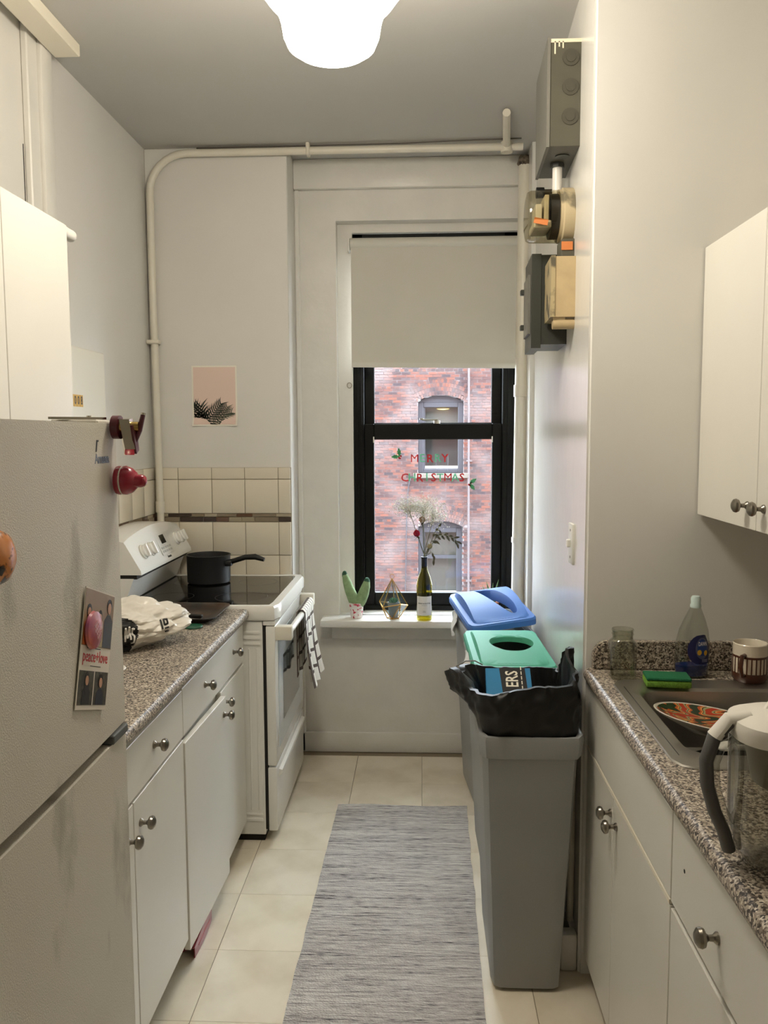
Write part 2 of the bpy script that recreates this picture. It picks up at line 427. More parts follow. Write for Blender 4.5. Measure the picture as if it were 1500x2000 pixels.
# window ----------------------------------------------------------
wn = sempty('window_1')
b = nb()
box(b, -0.335, -0.285, 4.10, 4.27, 0.67, 2.57, 0.003); box(b, 0.395, OX1, 4.10, 4.27, 0.67, 2.57, 0.003)
box(b, -0.335, OX1, 4.10, 4.27, 2.46, 2.57, 0.003); box(b, -0.335, OX1, 4.115, 4.29, 0.66, 0.715, 0.003)
for x in (-0.318, -0.30): box(b, x, x+0.006, 4.09, 4.10, 0.69, 2.5)
for x in (0.42, 0.445): box(b, x, x+0.006, 4.09, 4.10, 0.69, 2.5)
part('outer_frame', b, BLACK, wn)
def sash(name, y0, y1, z0, z1, x0, x1, st, rb, rt):
    b = nb()
    box(b, x0, x0+st, y0, y1, z0, z1, 0.003); box(b, x1-st, x1, y0, y1, z0, z1, 0.003)
    box(b, x0+st, x1-st, y0, y1, z0, z0+rb, 0.003); box(b, x0+st, x1-st, y0, y1, z1-rt, z1, 0.003)
    s_ = part(name, b, BLACK, wn)
    part('pane', box(nb(), x0+st-0.004, x1-st+0.004, (y0+y1)/2-0.002, (y0+y1)/2+0.002, z0+rb-0.004, z1-rt+0.004), glass('window_glass', (250, 252, 252), 0.01, 0.7), s_, 0)
    return s_
ls = sash('lower_sash', 4.125, 4.165, 0.715, 1.625, -0.285, 0.395, 0.048, 0.062, 0.078)
us = sash('upper_sash', 4.175, 4.21, 1.58, 2.46, -0.285, 0.395, 0.048, 0.05, 0.05)
b = nb(); cyl(b, (0.075, 4.135, 1.625), (0.075, 4.135, 1.64), 0.016, n=14); box(b, 0.0, 0.08, 4.130, 4.142, 1.640, 1.648, 0.002)
cyl(b, (0.0, 4.136, 1.644), (0.0, 4.136, 1.652), 0.011, n=12)
part('sash_lock', b, M('lock_metal', (190, 186, 176), 0.3, metal=0.8), wn)
for x in (-0.238, 0.347):
    part('tilt_latch', box(nb(), x-0.003, x+0.003, 4.118, 4.126, 1.532, 1.562, 0.001), M('white_plastic', (236, 234, 226), 0.4), wn)
part('weather_strip', box(nb(), -0.285, 0.395, 4.166, 4.172, 0.76, 0.775), M('light_vinyl', (214, 220, 226), 0.4), wn)
# roller blind
rb_ = thing('roller_blind', 'white roller blind pulled halfway down over the black window', 'blind', (0.055, 4.035, 1.905))
part('roller', cyl(nb(), (-0.34, 4.035, 2.476), (0.452, 4.035, 2.476), 0.027, n=24), M('blind_vinyl', (214, 211, 200), 0.55), rb_)
b = nb(); sheet(b, lambda u, v: Vector((-0.336+u*0.784, 4.018+0.004*math.sin(v*3)+0.002*math.sin(u*9), 2.455 - v*(0.548-0.0*u) - 0.03*0 - v*0.012*u)), 12, 10, 0.0012)
part('cloth', b, M('blind_cloth', (212, 208, 196), 0.75, var=0.03, vscale=6), rb_)
b = nb(); prism(b, [(-0.336, 4.012, 1.895), (0.448, 4.012, 1.884), (0.448, 4.012, 1.906), (-0.336, 4.012, 1.918)], (0, 0.012, 0))
part('hem_bar', b, M('blind_vinyl', (214, 211, 200), 0.55), rb_)
for x in (-0.346, 0.458): part('bracket', box(nb(), x-0.004, x+0.004, 4.01, 4.07, 2.44, 2.50, 0.002), M('white_plastic', (236, 234, 226), 0.4), rb_)
# little cord ring on the casing
b = nb(); tube(b, [(-0.352+0.011*math.cos(a), 4.066, 1.812+0.013*math.sin(a)) for a in [i*2*PI/14 for i in range(15)]], 0.0022, 6)
single('cord_ring', b, M('aged_metal', (172, 164, 148), 0.4, metal=0.5), 'small wire ring hook on the left window casing under the blind', 'hook')

# window letters --------------------------------------------------
RED = M('red_gel', (196, 28, 36), 0.3); GREEN = M('green_gel', (122, 206, 170), 0.3)
YG = 4.1405
ordn = ['first', 'second', 'third', 'fourth', 'fifth', 'sixth', 'seventh', 'eighth', 'ninth']
def word(chars, xs, z, row):
    for i, (ch, x) in enumerate(zip(chars, xs)):
        red = i % 2 == 0
        bm = text_bm(ch, 0.057, facing((x, YG, z+0.001*math.sin(i*2.3)), 'cam') @ Matrix.Rotation(0.04*math.sin(i*3.1), 4, 'Z'), 0.0018, 0.0 if ch == 'M' else 0.0007)
        single('window_letter', bm, RED if red else GREEN,
               '%s gel cling letter %s, %s letter of the %s row on the window' % ('red' if red else 'pale green', ch, ordn[i], row), 'decal', 'gel letters on the window', 0)
def gx(px): return (px-824)/1618*4.14
word('MERRY', [gx(p) for p in (810, 825, 840, 855, 869)], 1.452, 'upper')
word('CHRISTMAS', [gx(p) for p in (791, 805, 820, 834, 847, 860, 875, 889, 902)], 1.356, 'lower')
def holly(x, z, ang, label):
    t = thing('holly_decal', label, 'decal', (x, YG, z), None, 'holly gel clings')
    fr = facing((x, YG, z), 'cam')
    for k in (0, 1):
        a = ang + k*1.5; pts = []
        for i in range(9):
            s = i/8; pts.append((s, (0.30*math.sin(PI*s))*(1 if i % 2 else 0.55)))
        pts = pts + [(p, -q) for p, q in reversed(pts[1:-1])]
        ca, sa = math.cos(a), math.sin(a)
        part('leaf', flat(nb(), [((p*ca-q*sa)*0.042, (p*sa+q*ca)*0.042) for p, q in pts], fr, -0.0015), M('holly_green', (70, 150, 100), 0.3), t, 0)
    for dx, dz in ((0.006, 0.002), (-0.003, -0.006), (0.002, -0.009)):
        part('berry', flat(nb(), oval(dx, dz, 0.005, 0.005, 10), fr, -0.002), RED, t, 0)
holly(gx(781), 1.463, 1.7, 'green holly leaves with red berries on the pane left of the upper word')
holly(gx(917), 1.328, -0.9, 'green holly leaves with red berries on the pane right of the lower word')

# ================================================================== OUTSIDE
struct('ground', box(nb(), -30, 30, 4.4, 40, -5.2, -5.0), M('asphalt', (110, 108, 104), 0.9))
YB = 20.0
b = nb(); box(b, -20, OX0, 4.3, 4.5, -5, 14); box(b, OX1+0.02, 20, 4.3, 4.5, -5, 14); box(b, OX0, OX1+0.02, 4.3, 4.5, OZ1, 14); box(b, OX0, OX1+0.02, 4.3, 4.5, -5, OZ0)
struct('wall_exterior', b, M('own_brick', (120, 84, 74), 0.9, var=0.2, vscale=3))
def bx_(px): return (px-824)/1618*YB
def bz_(py): return 1.57 - (py-849.5)/1618*YB
bld = thing('brick_building', 'old red brick building with grey arched windows seen across the alley', 'building', (0, YB+1, -5))
MORT = M('pale_mortar', (150, 144, 149), 0.95, var=0.12, vscale=3)
UW = (bx_(817), bx_(905), bz_(924), bz_(785)); LW = (bx_(817), bx_(903), bz_(1172), bz_(1030))
RISE = 0.14
def in_win(x, z, m=0.0):
    for a, c_, z0, z1 in (UW, LW):
        xc, hw = (a+c_)/2, (c_-a)/2
        if a-m < x < c_+m and z0-m < z < z1 + m + RISE*(1-((x-xc)/hw)**2 if abs(x-xc) < hw else 0): return True
    return False
def in_arch(x, z):
    for a, c_, z0, z1 in (UW, LW):
        xc, hw = (a+c_)/2, (c_-a)/2
        if abs(x-xc) < hw+0.05:
            top = z1 + RISE*(1-min(1, ((x-xc)/hw)**2)); 
            if z1-0.02 < z < top+0.385: return True
    return False
# backing slab split around the windows
b = nb()
xs = [-9, UW[0], UW[1], 9]
box(b, -9, UW[0], YB+0.012, YB+2, -5, 6.5); box(b, UW[1], 9, YB+0.012, YB+2, -5, 6.5)
zz = [(-5, LW[2]), (LW[3]+RISE, UW[2]), (UW[3]+RISE, 6.5)]
for z0, z1 in zz: box(b, UW[0], UW[1], YB+0.012, YB+2, z0, z1)
wall_b = part('facade', b, MORT, bld, 0)
bk = nb(); box(bk, -0.1, 0.1, 0, 0.02, -0.0275, 0.0275); bme = finish('brick', bk, BRICK, 0)
hd = nb(); box(hd, -0.047, 0.047, 0, 0.02, -0.0275, 0.0275); hme = finish('brick', hd, BRICK, 0)
spots = []
rr = random.Random(11)
nrow = 116
for r in range(nrow):
    z = -3.3 + r*0.0667
    header = r % 6 == 0; pitch = 0.107 if header else 0.213
    x = -2.4 + (pitch/2 if r % 2 else 0)
    while x < 3.0:
        hw_ = pitch/2 - 0.0065
        if in_arch(x, z): x += pitch; continue
        segs_ = [(x-hw_, x+hw_)]
        for a, c_, z0, z1 in (UW, LW):
            if z0-0.13 < z < z1+0.03:
                nx_ = []
                for p, q in segs_:
                    if q <= a or p >= c_: nx_.append((p, q))
                    else:
                        if p < a-0.03: nx_.append((p, a-0.002))
                        if q > c_+0.03: nx_.append((c_+0.002, q))
                segs_ = nx_
        for p, q in segs_: spots.append(((p+q)/2, z, header, (q-p)/2, abs(q-p-2*hw_) < 1e-6))
        x += pitch
spots.sort(key=lambda s: (s[0]-0.0)**2*2 + (s[1]-1.0)**2)
stuff = nb()
k_ind = 0
for i, (x, z, h_, hw, whole) in enumerate(spots):
    jx, jz, jy = rr.uniform(-0.004, 0.004), rr.uniform(-0.003, 0.003), rr.uniform(-0.004, 0.003)
    if whole and k_ind < 290:
        k_ind += 1; child_copy(hme if h_ else bme, 'brick', bld, Vector((x+jx, YB+jy, z+jz)) - bld.location, (0, rr.uniform(-0.01, 0.01), 0))
    else:
        box(stuff, x+jx-hw, x+jx+hw, YB+jy, YB+jy+0.02, z+jz-0.0275, z+jz+0.0275)
so = part('brickwork', stuff, BRICK, bld, 0); so['kind'] = 'stuff'
ab = nb()
for a, c_, z0, z1 in (UW, LW):
    xc, hw = (a+c_)/2, (c_-a)/2
    R = (hw*hw+RISE*RISE)/(2*RISE); zc = z1+RISE-R; half = math.asin(hw/R)
    for ringi in range(4):
        r0 = R + 0.012 + ringi*0.098; n = 19 + ringi
        for i in range(n):
            t = -half*1.04 + (i+0.5)/n*2*half*1.04; dt = half*1.04/n*0.84
            q = []
            for rr_, tt in ((r0, t-dt), (r0, t+dt), (r0+0.086, t+dt), (r0+0.086, t-dt)):
                q.append((xc + rr_*math.sin(tt), YB-0.002, zc + rr_*math.cos(tt)))
            prism(ab, q, (0, 0.02, 0))
ao = part('arch_bricks', ab, BRICK, bld, 0); ao['kind'] = 'stuff'
GREYF = M('grey_window_paint', (66, 68, 76), 0.5)
def far_window(Wn, split, lit):
    a, c_, z0, z1 = Wn; xc, hw = (a+c_)/2, (c_-a)/2; y = YB+0.10
    arc = [(xc+hw*s_, y, z1 + RISE*(1-s_*s_)) for s_ in [1-2*i/12 for i in range(13)]]
    b = nb(); prism(b, [(a, y, z1-0.02)] + [(c_, y, z1-0.02)] + arc, (0, 0.08, 0))
    box(b, a, a+0.13, y, y+0.08, z0, z1-0.02, 0.01); box(b, c_-0.13, c_, y, y+0.08, z0, z1-0.02, 0.01); box(b, a+0.13, c_-0.13, y, y+0.08, z0, z0+0.10, 0.01)
    box(b, a+0.13, c_-0.13, y, y+0.08, z1-0.14, z1-0.02, 0.01)
    f_ = part('window', b, GREYF, bld)
    part('sash', box(box(nb(), a+0.13, c_-0.13, y+0.03, y+0.09, split-0.04, split+0.04), a+0.13, a+0.17, y+0.03, y+0.09, z0+0.1, z1-0.14), GREYF, f_)
    part('pane', box(nb(), a+0.12, c_-0.12, y+0.06, y+0.07, z0+0.09, z1-0.13), glass('far_glass', (235, 238, 240), 0.02, 1.0), f_, 0)
    part('window_shade', box(nb(), a+0.10, c_-0.10, y+0.16, y+0.18, split-0.02 if lit else z0+0.05, z1-0.02), M('pale_shade', (120, 118, 110), 0.8), f_, 0)
    part('room_behind', box(nb(), a+0.05, c_-0.05, y+0.35, y+0.4, z0, z1+0.1), M('dim_room', (96, 95, 92), 0.9), f_, 0)
    if lit:
        b = nb(); lathe(b, [(0.0, -0.03), (0.10, -0.02), (0.16, 0.0)], (xc+0.06, y+0.155, z1-0.17), 14)
        part('room_light', b, M('warm_lamp_far', (255, 220, 140), 0.5, emit=2.2), f_)
    for k in (0.40, 0.66):
        part('window_bar', cyl(nb(), (a+(c_-a)*k, y-0.02, z0+0.05), (a+(c_-a)*k, y-0.02, z0+0.42), 0.007, n=6), GREYF, f_)
    part('window_sill', box(nb(), a-0.12, c_+0.12, YB-0.08, YB+0.12, z0-0.12, z0, 0.01), M('stone_sill', (108, 102, 96), 0.8, var=0.15, vscale=5), f_)
    part('blind_hem', box(nb(), a+0.13, c_-0.13, y+0.05, y+0.055, z0+0.11, z0+0.17), M('white_plastic', (236, 234, 226), 0.4), f_)
far_window(UW, bz_(846), True); far_window(LW, bz_(1090), False)
b = nb(); cyl(b, (bx_(916), YB-0.05, -4), (bx_(914), YB-0.05, 5), 0.026, n=8)
for z in (bz_(829), bz_(900), bz_(1135)): box(b, bx_(916)-0.07, bx_(916)+0.07, YB-0.07, YB, z-0.02, z+0.02)
part('drain_pipe', b, M('painted_pipe', (100, 93, 96), 0.6), bld)
b = nb(); tube(b, [(bx_(803), YB-0.02, bz_(932)), (bx_(798), YB-0.02, bz_(950)), (bx_(795), YB-0.02, bz_(990)), (bx_(793), YB-0.02, bz_(1080)), (bx_(791), YB-0.02, bz_(1200))], 0.012, 6)
part('cable', b, M('dark_cable', (60, 62, 72), 0.6), bld)

# ================================================================== CEILING LAMP AND PIPES
lp = thing('ceiling_lamp', 'white glass schoolhouse pendant lamp glowing at the top of the room', 'lamp', (-0.198, 1.90, 2.40))
LC = (-0.198, 1.90, 0)
def lamp_glass():
    m = bpy.data.materials.new('lit_opal_glass'); m.use_nodes = True
    p = m.node_tree.nodes['Principled BSDF']; p.inputs['Base Color'].default_value = (0.9, 0.88, 0.82, 1)
    p.inputs['Emission Color'].default_value = (1.0, 0.91, 0.77, 1); p.inputs['Emission Strength'].default_value = LAMP
    return m
part('glass_shade', lathe(nb(), [(0, 2.401), (0.05, 2.402), (0.078, 2.408), (0.096, 2.420), (0.105, 2.440), (0.110, 2.470), (0.118, 2.495), (0.140, 2.518), (0.160, 2.545), (0.164, 2.565), (0.150, 2.595), (0.105, 2.620), (0.070, 2.635), (0.062, 2.66)], LC, 40), lamp_glass(), lp)
part('fitter', lathe(nb(), [(0.064, 2.640), (0.068, 2.645), (0.066, 2.675), (0.03, 2.70), (0.012, 2.705), (0.012, 2.82)], LC, 32), M('fitter_metal', (196, 190, 176), 0.35, metal=0.3), lp)
part('canopy', lathe(nb(), [(0.012, 2.80), (0.05, 2.815), (0.065, 2.835), (0.065, 2.85)], LC, 32), M('canopy_white', (220, 214, 200), 0.4), lp)

PIPE = M('painted_pipe_white', (228, 222, 206), 0.35, var=0.06, vscale=12, bump=0.2, bscale=40)
cp = thing('conduit_pipe', 'thin white painted conduit running down the left corner and along the ceiling', 'pipe', (-1.205, 3.76, 1.0))
zc, yc = 2.818, 3.762
pts = [(-1.205, yc, 0.95), (-1.208, yc, 1.6), (-1.212, yc, 2.2), (-1.212, yc, 2.64)]
for i in range(1, 9):
    a = i/8*PI/2; pts.append((-1.212 + 0.17*(1-math.cos(a)), yc, 2.648 + 0.17*math.sin(a)))
pts += [(-0.8, yc, zc), (-0.3, yc, zc), (0.2, yc, zc), (0.44, yc, zc)]
part('pipe_run', tube(nb(), pts, 0.0165, 12), PIPE, cp)
part('coupling', cyl(nb(), (-1.207, yc, 1.22), (-1.207, yc, 1.27), 0.021, n=14), PIPE, cp)
b = nb(); box(b, -1.243, -1.186, yc-0.022, yc+0.022, 1.985, 2.003, 0.004); part('strap', b, PIPE, cp)
b = nb(); box(b, -0.508, -0.492, yc-0.024, yc+0.024, zc-0.022, ZC, 0.004); part('strap', b, PIPE, cp)
b = nb(); cyl(b, (0.37, yc, zc-0.024), (0.37, yc, zc+0.02), 0.026, n=14); tube(b, [(0.37, yc, zc+0.004), (0.353, 3.6, zc+0.008), (0.333, 3.40, zc+0.010)], 0.016, 10)
part('ceiling_branch', b, PIPE, cp)
b = nb(); tube(b, [(-1.0, 3.775, 2.843), (-0.5, 3.775, 2.844), (-0.1, 3.76, 2.84), (0.2, 3.74, 2.842), (0.43, 3.73, 2.842)], 0.003, 6)
single('ceiling_cable', b, M('grey_cable', (96, 90, 82), 0.6), 'thin dark cable running along the ceiling above the conduit', 'cable')
rp_ = thing('riser_pipe', 'thick white painted riser pipe standing in the corner right of the window', 'pipe', (0.462, 3.93, 0))
part('pipe_run', tube(nb(), [(0.455, 3.93, 0), (0.458, 3.93, 0.8), (0.463, 3.93, 1.5), (0.468, 3.93, 2.2), (0.472, 3.93, 2.805)], 0.031, 18), PIPE, rp_)
part('collar', cyl(nb(), (0.466, 3.93, 1.745), (0.4665, 3.93, 1.80), 0.037, n=18), PIPE, rp_)
part('collar', cyl(nb(), (0.459, 3.93, 1.06), (0.459, 3.93, 1.085), 0.034, n=18), PIPE, rp_)
b = nb(); lathe(b, [(0.031, 2.79), (0.036, 2.80), (0.034, 2.815), (0.026, 2.83), (0, 2.832)], (0.472, 3.93, 0), 12); 
for v in b.verts: v.co += Vector((random.uniform(-.004, .004), 0, random.uniform(-.004, .004)))
part('chipped_plaster_cap', b, M('chipped_plaster', (120, 108, 92), 0.9, col2=(52, 44, 38), vscale=60), rp_)
b = nb(); cyl(b, (XR(2.4)-0.012, 2.40, 0.11), (XR(2.4)-0.011, 2.40, 0.66), 0.0105, n=12)
single('thin_pipe', b, PIPE, 'thin pipe standing in the dark gap behind the front trash bin', 'pipe')

# ================================================================== ELECTRICAL GEAR ON THE RIGHT WALL
EGREY = M('grey_green_enclosure', (86, 83, 70), 0.45, var=0.12, vscale=12)
ELIGHT = M('grey_enclosure_lid', (116, 114, 106), 0.4)
EDARK = M('dark_green_enclosure', (58, 60, 54), 0.4)
TAN = M('tan_paint', (192, 170, 130), 0.5, var=0.12, vscale=20)
DRIP = M('cream_paint_drip', (232, 222, 196), 0.4)
def xw(y, d): return XR(y) - d
jb = thing('junction_box', 'large grey metal junction box high on the right wall under the ceiling', 'electrical box', (0.42, 2.70, 2.412))
Y0, Y1_, Z0, Z1 = 2.54, 2.85, 2.412, 2.712
b = nb(); prism(b, [(xw(Y0, 0.090), Y0, Z0), (xw(Y0, 0), Y0, Z0), (xw(Y1_, 0), Y1_, Z0), (xw(Y1_, 0.090), Y1_, Z0)], (0, 0, Z1-Z0)); part('body', b, EGREY, jb)
b = nb(); prism(b, [(xw(Y0, 0.098), Y0-0.003, Z0-0.003), (xw(Y0, 0.089), Y0-0.003, Z0-0.003), (xw(Y1_, 0.089), Y1_+0.003, Z0-0.003), (xw(Y1_, 0.098), Y1_+0.003, Z0-0.003)], (0, 0, Z1-Z0+0.006)); part('lid', b, ELIGHT, jb)
for z in (2.66, 2.578, 2.495):
    b = nb(); cx = xw(Y0, 0.030); cyl(b, (cx, Y0, z), (cx, Y0-0.003, z), 0.024, n=20); cyl(b, (cx, Y0-0.002, z), (cx, Y0-0.005, z), 0.014, n=16)
    part('knockout', b, M('knockout_metal', (72, 69, 58), 0.4), jb)
b = nb(); cyl(b, (xw(2.66, 0.04), 2.63, Z0), (xw(2.66, 0.04), 2.63, Z0-0.003), 0.022, n=18); part('knockout', b, EDARK, jb)
b = nb(); box(b, xw(Y0, 0.088), xw(Y0, 0.0), Y0-0.0015, Y0, 2.702, Z1); 
for x, l in ((0.078, 0.032), (0.066, 0.012), (0.055, 0.016)): box(b, xw(Y0, x), xw(Y0, x-0.004), Y0-0.0015, Y0, 2.702-l, 2.705)
part('paint_drips', b, DRIP, jb, 0)
cd = thing('conduit_stub', 'short white conduit joining the junction box to the electric meter', 'pipe', (0.42, 2.70, 2.30))
b = nb(); cyl(b, (xw(2.70, 0.045), 2.70, 2.30), (xw(2.70, 0.045), 2.70, 2.40), 0.015, n=14); part('tube', b, TRIM, cd)
part('locknut', cyl(nb(), (xw(2.70, 0.045), 2.70, 2.398), (xw(2.70, 0.045), 2.70, 2.412), 0.022, n=8), EDARK, cd)
ck = thing('cable_connector', 'small black cable connector left of the conduit above the meter', 'connector', (0.38, 2.80, 2.33))
b = nb(); cyl(b, (xw(2.8, 0.10), 2.80, 2.352), (xw(2.8, 0.075), 2.80, 2.352), 0.017, n=10); part('nut', b, BLKPLASTIC, ck)
b = nb(); cyl(b, (xw(2.8, 0.075), 2.80, 2.352), (xw(2.8, 0.0), 2.80, 2.352), 0.011, n=10); part('stem', b, M('brass_dark', (84, 70, 48), 0.4, metal=0.7), ck)
# meter
mt = thing('electric_meter', 'round electric meter under a clear glass cover on the right wall', 'electric meter', (0.40, 2.68, 2.16))
MC = Vector((0, 2.68, 2.245)); mat_x = Euler((0, -PI/2, 0)).to_matrix()    # lathe axis points to -X
wx = XR(2.68)
part('base_ring', lathe(nb(), [(0, 0), (0.083, 0), (0.085, 0.006), (0.085, 0.034), (0.080, 0.038), (0.080, 0.046), (0.0, 0.046)], (wx, MC.y, MC.z), 36, mat_x), M('meter_base_paint', (190, 174, 140), 0.45, col2=(120, 112, 92), vscale=14, lo=0.42, hi=0.52), mt)
part('meter_body', lathe(nb(), [(0, 0.046), (0.068, 0.046), (0.068, 0.072), (0.0, 0.072)], (wx, MC.y, MC.z), 28, mat_x), M('meter_black', (34, 30, 28), 0.5), mt)
b = nb(); box(b, wx-0.125, wx-0.072, 2.62, 2.74, 2.20, 2.222, 0.003); box(b, wx-0.118, wx-0.098, 2.64, 2.72, 2.222, 2.275, 0.002)
part('dial_plate', b, M('dial_white', (214, 208, 192), 0.5), mt)
b = nb(); box(b, wx-0.092, wx-0.078, 2.63, 2.73, 2.222, 2.30, 0.002); part('register', b, M('register_cream', (198, 186, 158), 0.5), mt)
b = nb(); box(b, wx-0.128, wx-0.085, 2.606, 2.609, 2.205, 2.222); bmesh.ops.rotate(b, verts=b.verts[:], cent=(wx-0.1, 2.607, 2.21), matrix=Matrix.Rotation(0.2, 3, 'Y'))
part('orange_tag', b, M('orange_tag', (206, 124, 66), 0.6), mt)
part('glass_cover', lathe(nb(), [(0.079, 0.046), (0.079, 0.06), (0.078, 0.13), (0.073, 0.140), (0.06, 0.143), (0, 0.144)], (wx, MC.y, MC.z), 36, mat_x), glass('meter_glass', (226, 222, 206), 0.04, 1.0), mt)
part('socket_neck', box(nb(), wx-0.042, wx, 2.615, 2.70, 2.105, 2.165, 0.003), EGREY, mt)
part('seal_tag', box(nb(), wx-0.042, wx-0.008, 2.611, 2.615, 2.13, 2.155), M('orange_tag', (206, 124, 66), 0.6), mt)
ts = thing('meter_socket_box', 'tan painted meter box hanging below the round electric meter', 'electrical box', (0.43, 2.64, 1.925))
b = nb(); prism(b, [(xw(2.58, 0.062), 2.58, 1.925), (xw(2.58, 0), 2.58, 1.925), (xw(2.74, 0), 2.74, 1.925), (xw(2.74, 0.062), 2.74, 1.925)], (0, 0, 0.18)); part('body', b, TAN, ts)
b = nb(); prism(b, [(xw(2.578, 0.074), 2.577, 1.925), (xw(2.578, 0.061), 2.577, 1.925), (xw(2.74, 0.061), 2.743, 1.925), (xw(2.74, 0.074), 2.743, 1.925)], (0, 0, 0.182)); part('lid', b, M('worn_tan_lid', (176, 160, 122), 0.45, col2=(92, 86, 70), vscale=18, lo=0.4, hi=0.5), ts)
b = nb(); cyl(b, (xw(2.62, 0.066), 2.60, 1.906), (xw(2.62, 0.0), 2.60, 1.906), 0.016, n=14); box(b, xw(2.62, 0.066), xw(2.62, 0.03), 2.588, 2.612, 1.915, 1.93); part('bottom_fitting', b, TAN, ts)
fs = thing('fuse_switch_box', 'dark green fuse switch box below and behind the meter beside the riser pipe', 'electrical box', (0.43, 2.85, 1.85))
b = nb(); prism(b, [(xw(2.76, 0.085), 2.76, 1.862), (xw(2.76, 0), 2.76, 1.862), (xw(2.98, 0), 2.98, 1.862), (xw(2.98, 0.085), 2.98, 1.862)], (0, 0, 0.285)); part('body', b, EDARK, fs)
b = nb(); prism(b, [(xw(2.76, 0.115), 2.757, 1.85), (xw(2.76, 0.084), 2.757, 1.85), (xw(2.98, 0.084), 2.983, 1.85), (xw(2.98, 0.115), 2.983, 1.85)], (0, 0, 0.30)); part('lid', b, EDARK, fs)
b = nb(); prism(b, [(xw(2.78, 0.123), 2.79, 1.90), (xw(2.78, 0.115), 2.79, 1.90), (xw(2.95, 0.115), 2.95, 1.90), (xw(2.95, 0.123), 2.95, 1.90)], (0, 0, 0.19)); part('lid_panel', b, ELIGHT, fs)
for z in (1.93, 2.05): part('hinge', box(nb(), xw(2.95, 0.135), xw(2.95, 0.121), 2.94, 2.965, z, z+0.018, 0.002), EDARK, fs)
# light switch plate
sw = thing('light_switch', 'white light switch plate on the right wall near its corner', 'switch', (0.45, 2.545, 1.18))
part('plate', box(nb(), XR(2.54)-0.008, XR(2.54)+0.001, 2.51, 2.58, 1.175, 1.298, 0.002, 2), M('white_plastic', (236, 234, 226), 0.4), sw)
part('toggle', box(nb(), XR(2.54)-0.020, XR(2.54)-0.007, 2.538, 2.552, 1.225, 1.25, 0.003), M('white_plastic', (236, 234, 226), 0.4), sw)
for z in (1.195, 1.278): part('screw', cyl(nb(), (XR(2.54)-0.0095, 2.545, z), (XR(2.54)-0.007, 2.545, z), 0.004, n=10), NICKEL, sw)

# ================================================================== CABINETS
def knob_bm(p, d):
    """mushroom knob; p on the door face, d = +1 points to +X, -1 to -X"""
    m = Euler((0, PI/2*d, 0)).to_matrix()
    return lathe(nb(), [(0, 0), (0.010, 0), (0.010, 0.003), (0.0055, 0.008), (0.0048, 0.015), (0.0075, 0.019), (0.0145, 0.022), (0.0165, 0.027), (0.0150, 0.032), (0.0085, 0.0365), (0, 0.0378)], p, 20, m)
def door(t, name, x0, x1, y0, y1, z0, z1, knobs, d, extra=None):
    g = 0.0015
    o = part(name, box(nb(), x0, x1, y0+g, y1-g, z0+g, z1-g, 0.0012), CAB, t)
    for (y, z) in knobs: part('knob', knob_bm((x1 if d > 0 else x0, y, z), d), NICKEL, o)
    if extra: o.matrix_local = extra
    return o
XD = -0.671
def base_body(t, x0, x1, y0, y1, z0, z1, side):
    part('body', box(nb(), x0, x1, y0, y1, z0, z1, 0.001), CAB, t)
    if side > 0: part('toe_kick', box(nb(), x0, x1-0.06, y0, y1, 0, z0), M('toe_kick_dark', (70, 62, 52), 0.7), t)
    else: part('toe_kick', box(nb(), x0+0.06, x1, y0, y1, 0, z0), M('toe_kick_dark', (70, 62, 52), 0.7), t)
t = thing('base_cabinet', 'white base cabinet beside the refrigerator under the left counter', 'cabinet', (-0.95, 1.83, 0), None, 'base cabinets')
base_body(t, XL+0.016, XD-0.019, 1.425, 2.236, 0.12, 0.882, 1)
door(t, 'drawer', XD-0.018, XD, 1.43, 2.236, 0.725, 0.862, [(1.985, 0.800)], 1)
door(t, 'door', XD-0.018, XD, 1.43, 1.828, 0.125, 0.720, [(1.785, 0.647)], 1)
door(t, 'door', XD-0.018, XD, 1.830, 2.236, 0.125, 0.720, [(1.872, 0.652)], 1)
t = thing('base_cabinet', 'white base cabinet beside the stove with a two-knob drawer and one sagging door', 'cabinet', (-0.95, 2.64, 0), None, 'base cabinets')
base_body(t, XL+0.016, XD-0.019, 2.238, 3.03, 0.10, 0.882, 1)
door(t, 'drawer', XD-0.018, XD, 2.238, 3.03, 0.725, 0.866, [(2.475, 0.803), (2.865, 0.803)], 1)
door(t, 'door', XD-0.018, XD, 2.672, 3.03, 0.095, 0.716, [(2.715, 0.670)], 1)
L0 = t.location
piv = Vector((XD-0.018, 2.24, 0)) - L0
ex = Matrix.Translation(Vector((0.004, 0, -0.012))) @ Matrix.Translation(piv) @ Matrix.Rotation(-0.034, 4, 'Z') @ Matrix.Translation(-piv)
door(t, 'door', XD-0.018, XD, 2.238, 2.670, 0.100, 0.720, [(2.635, 0.665)], 1, ex)
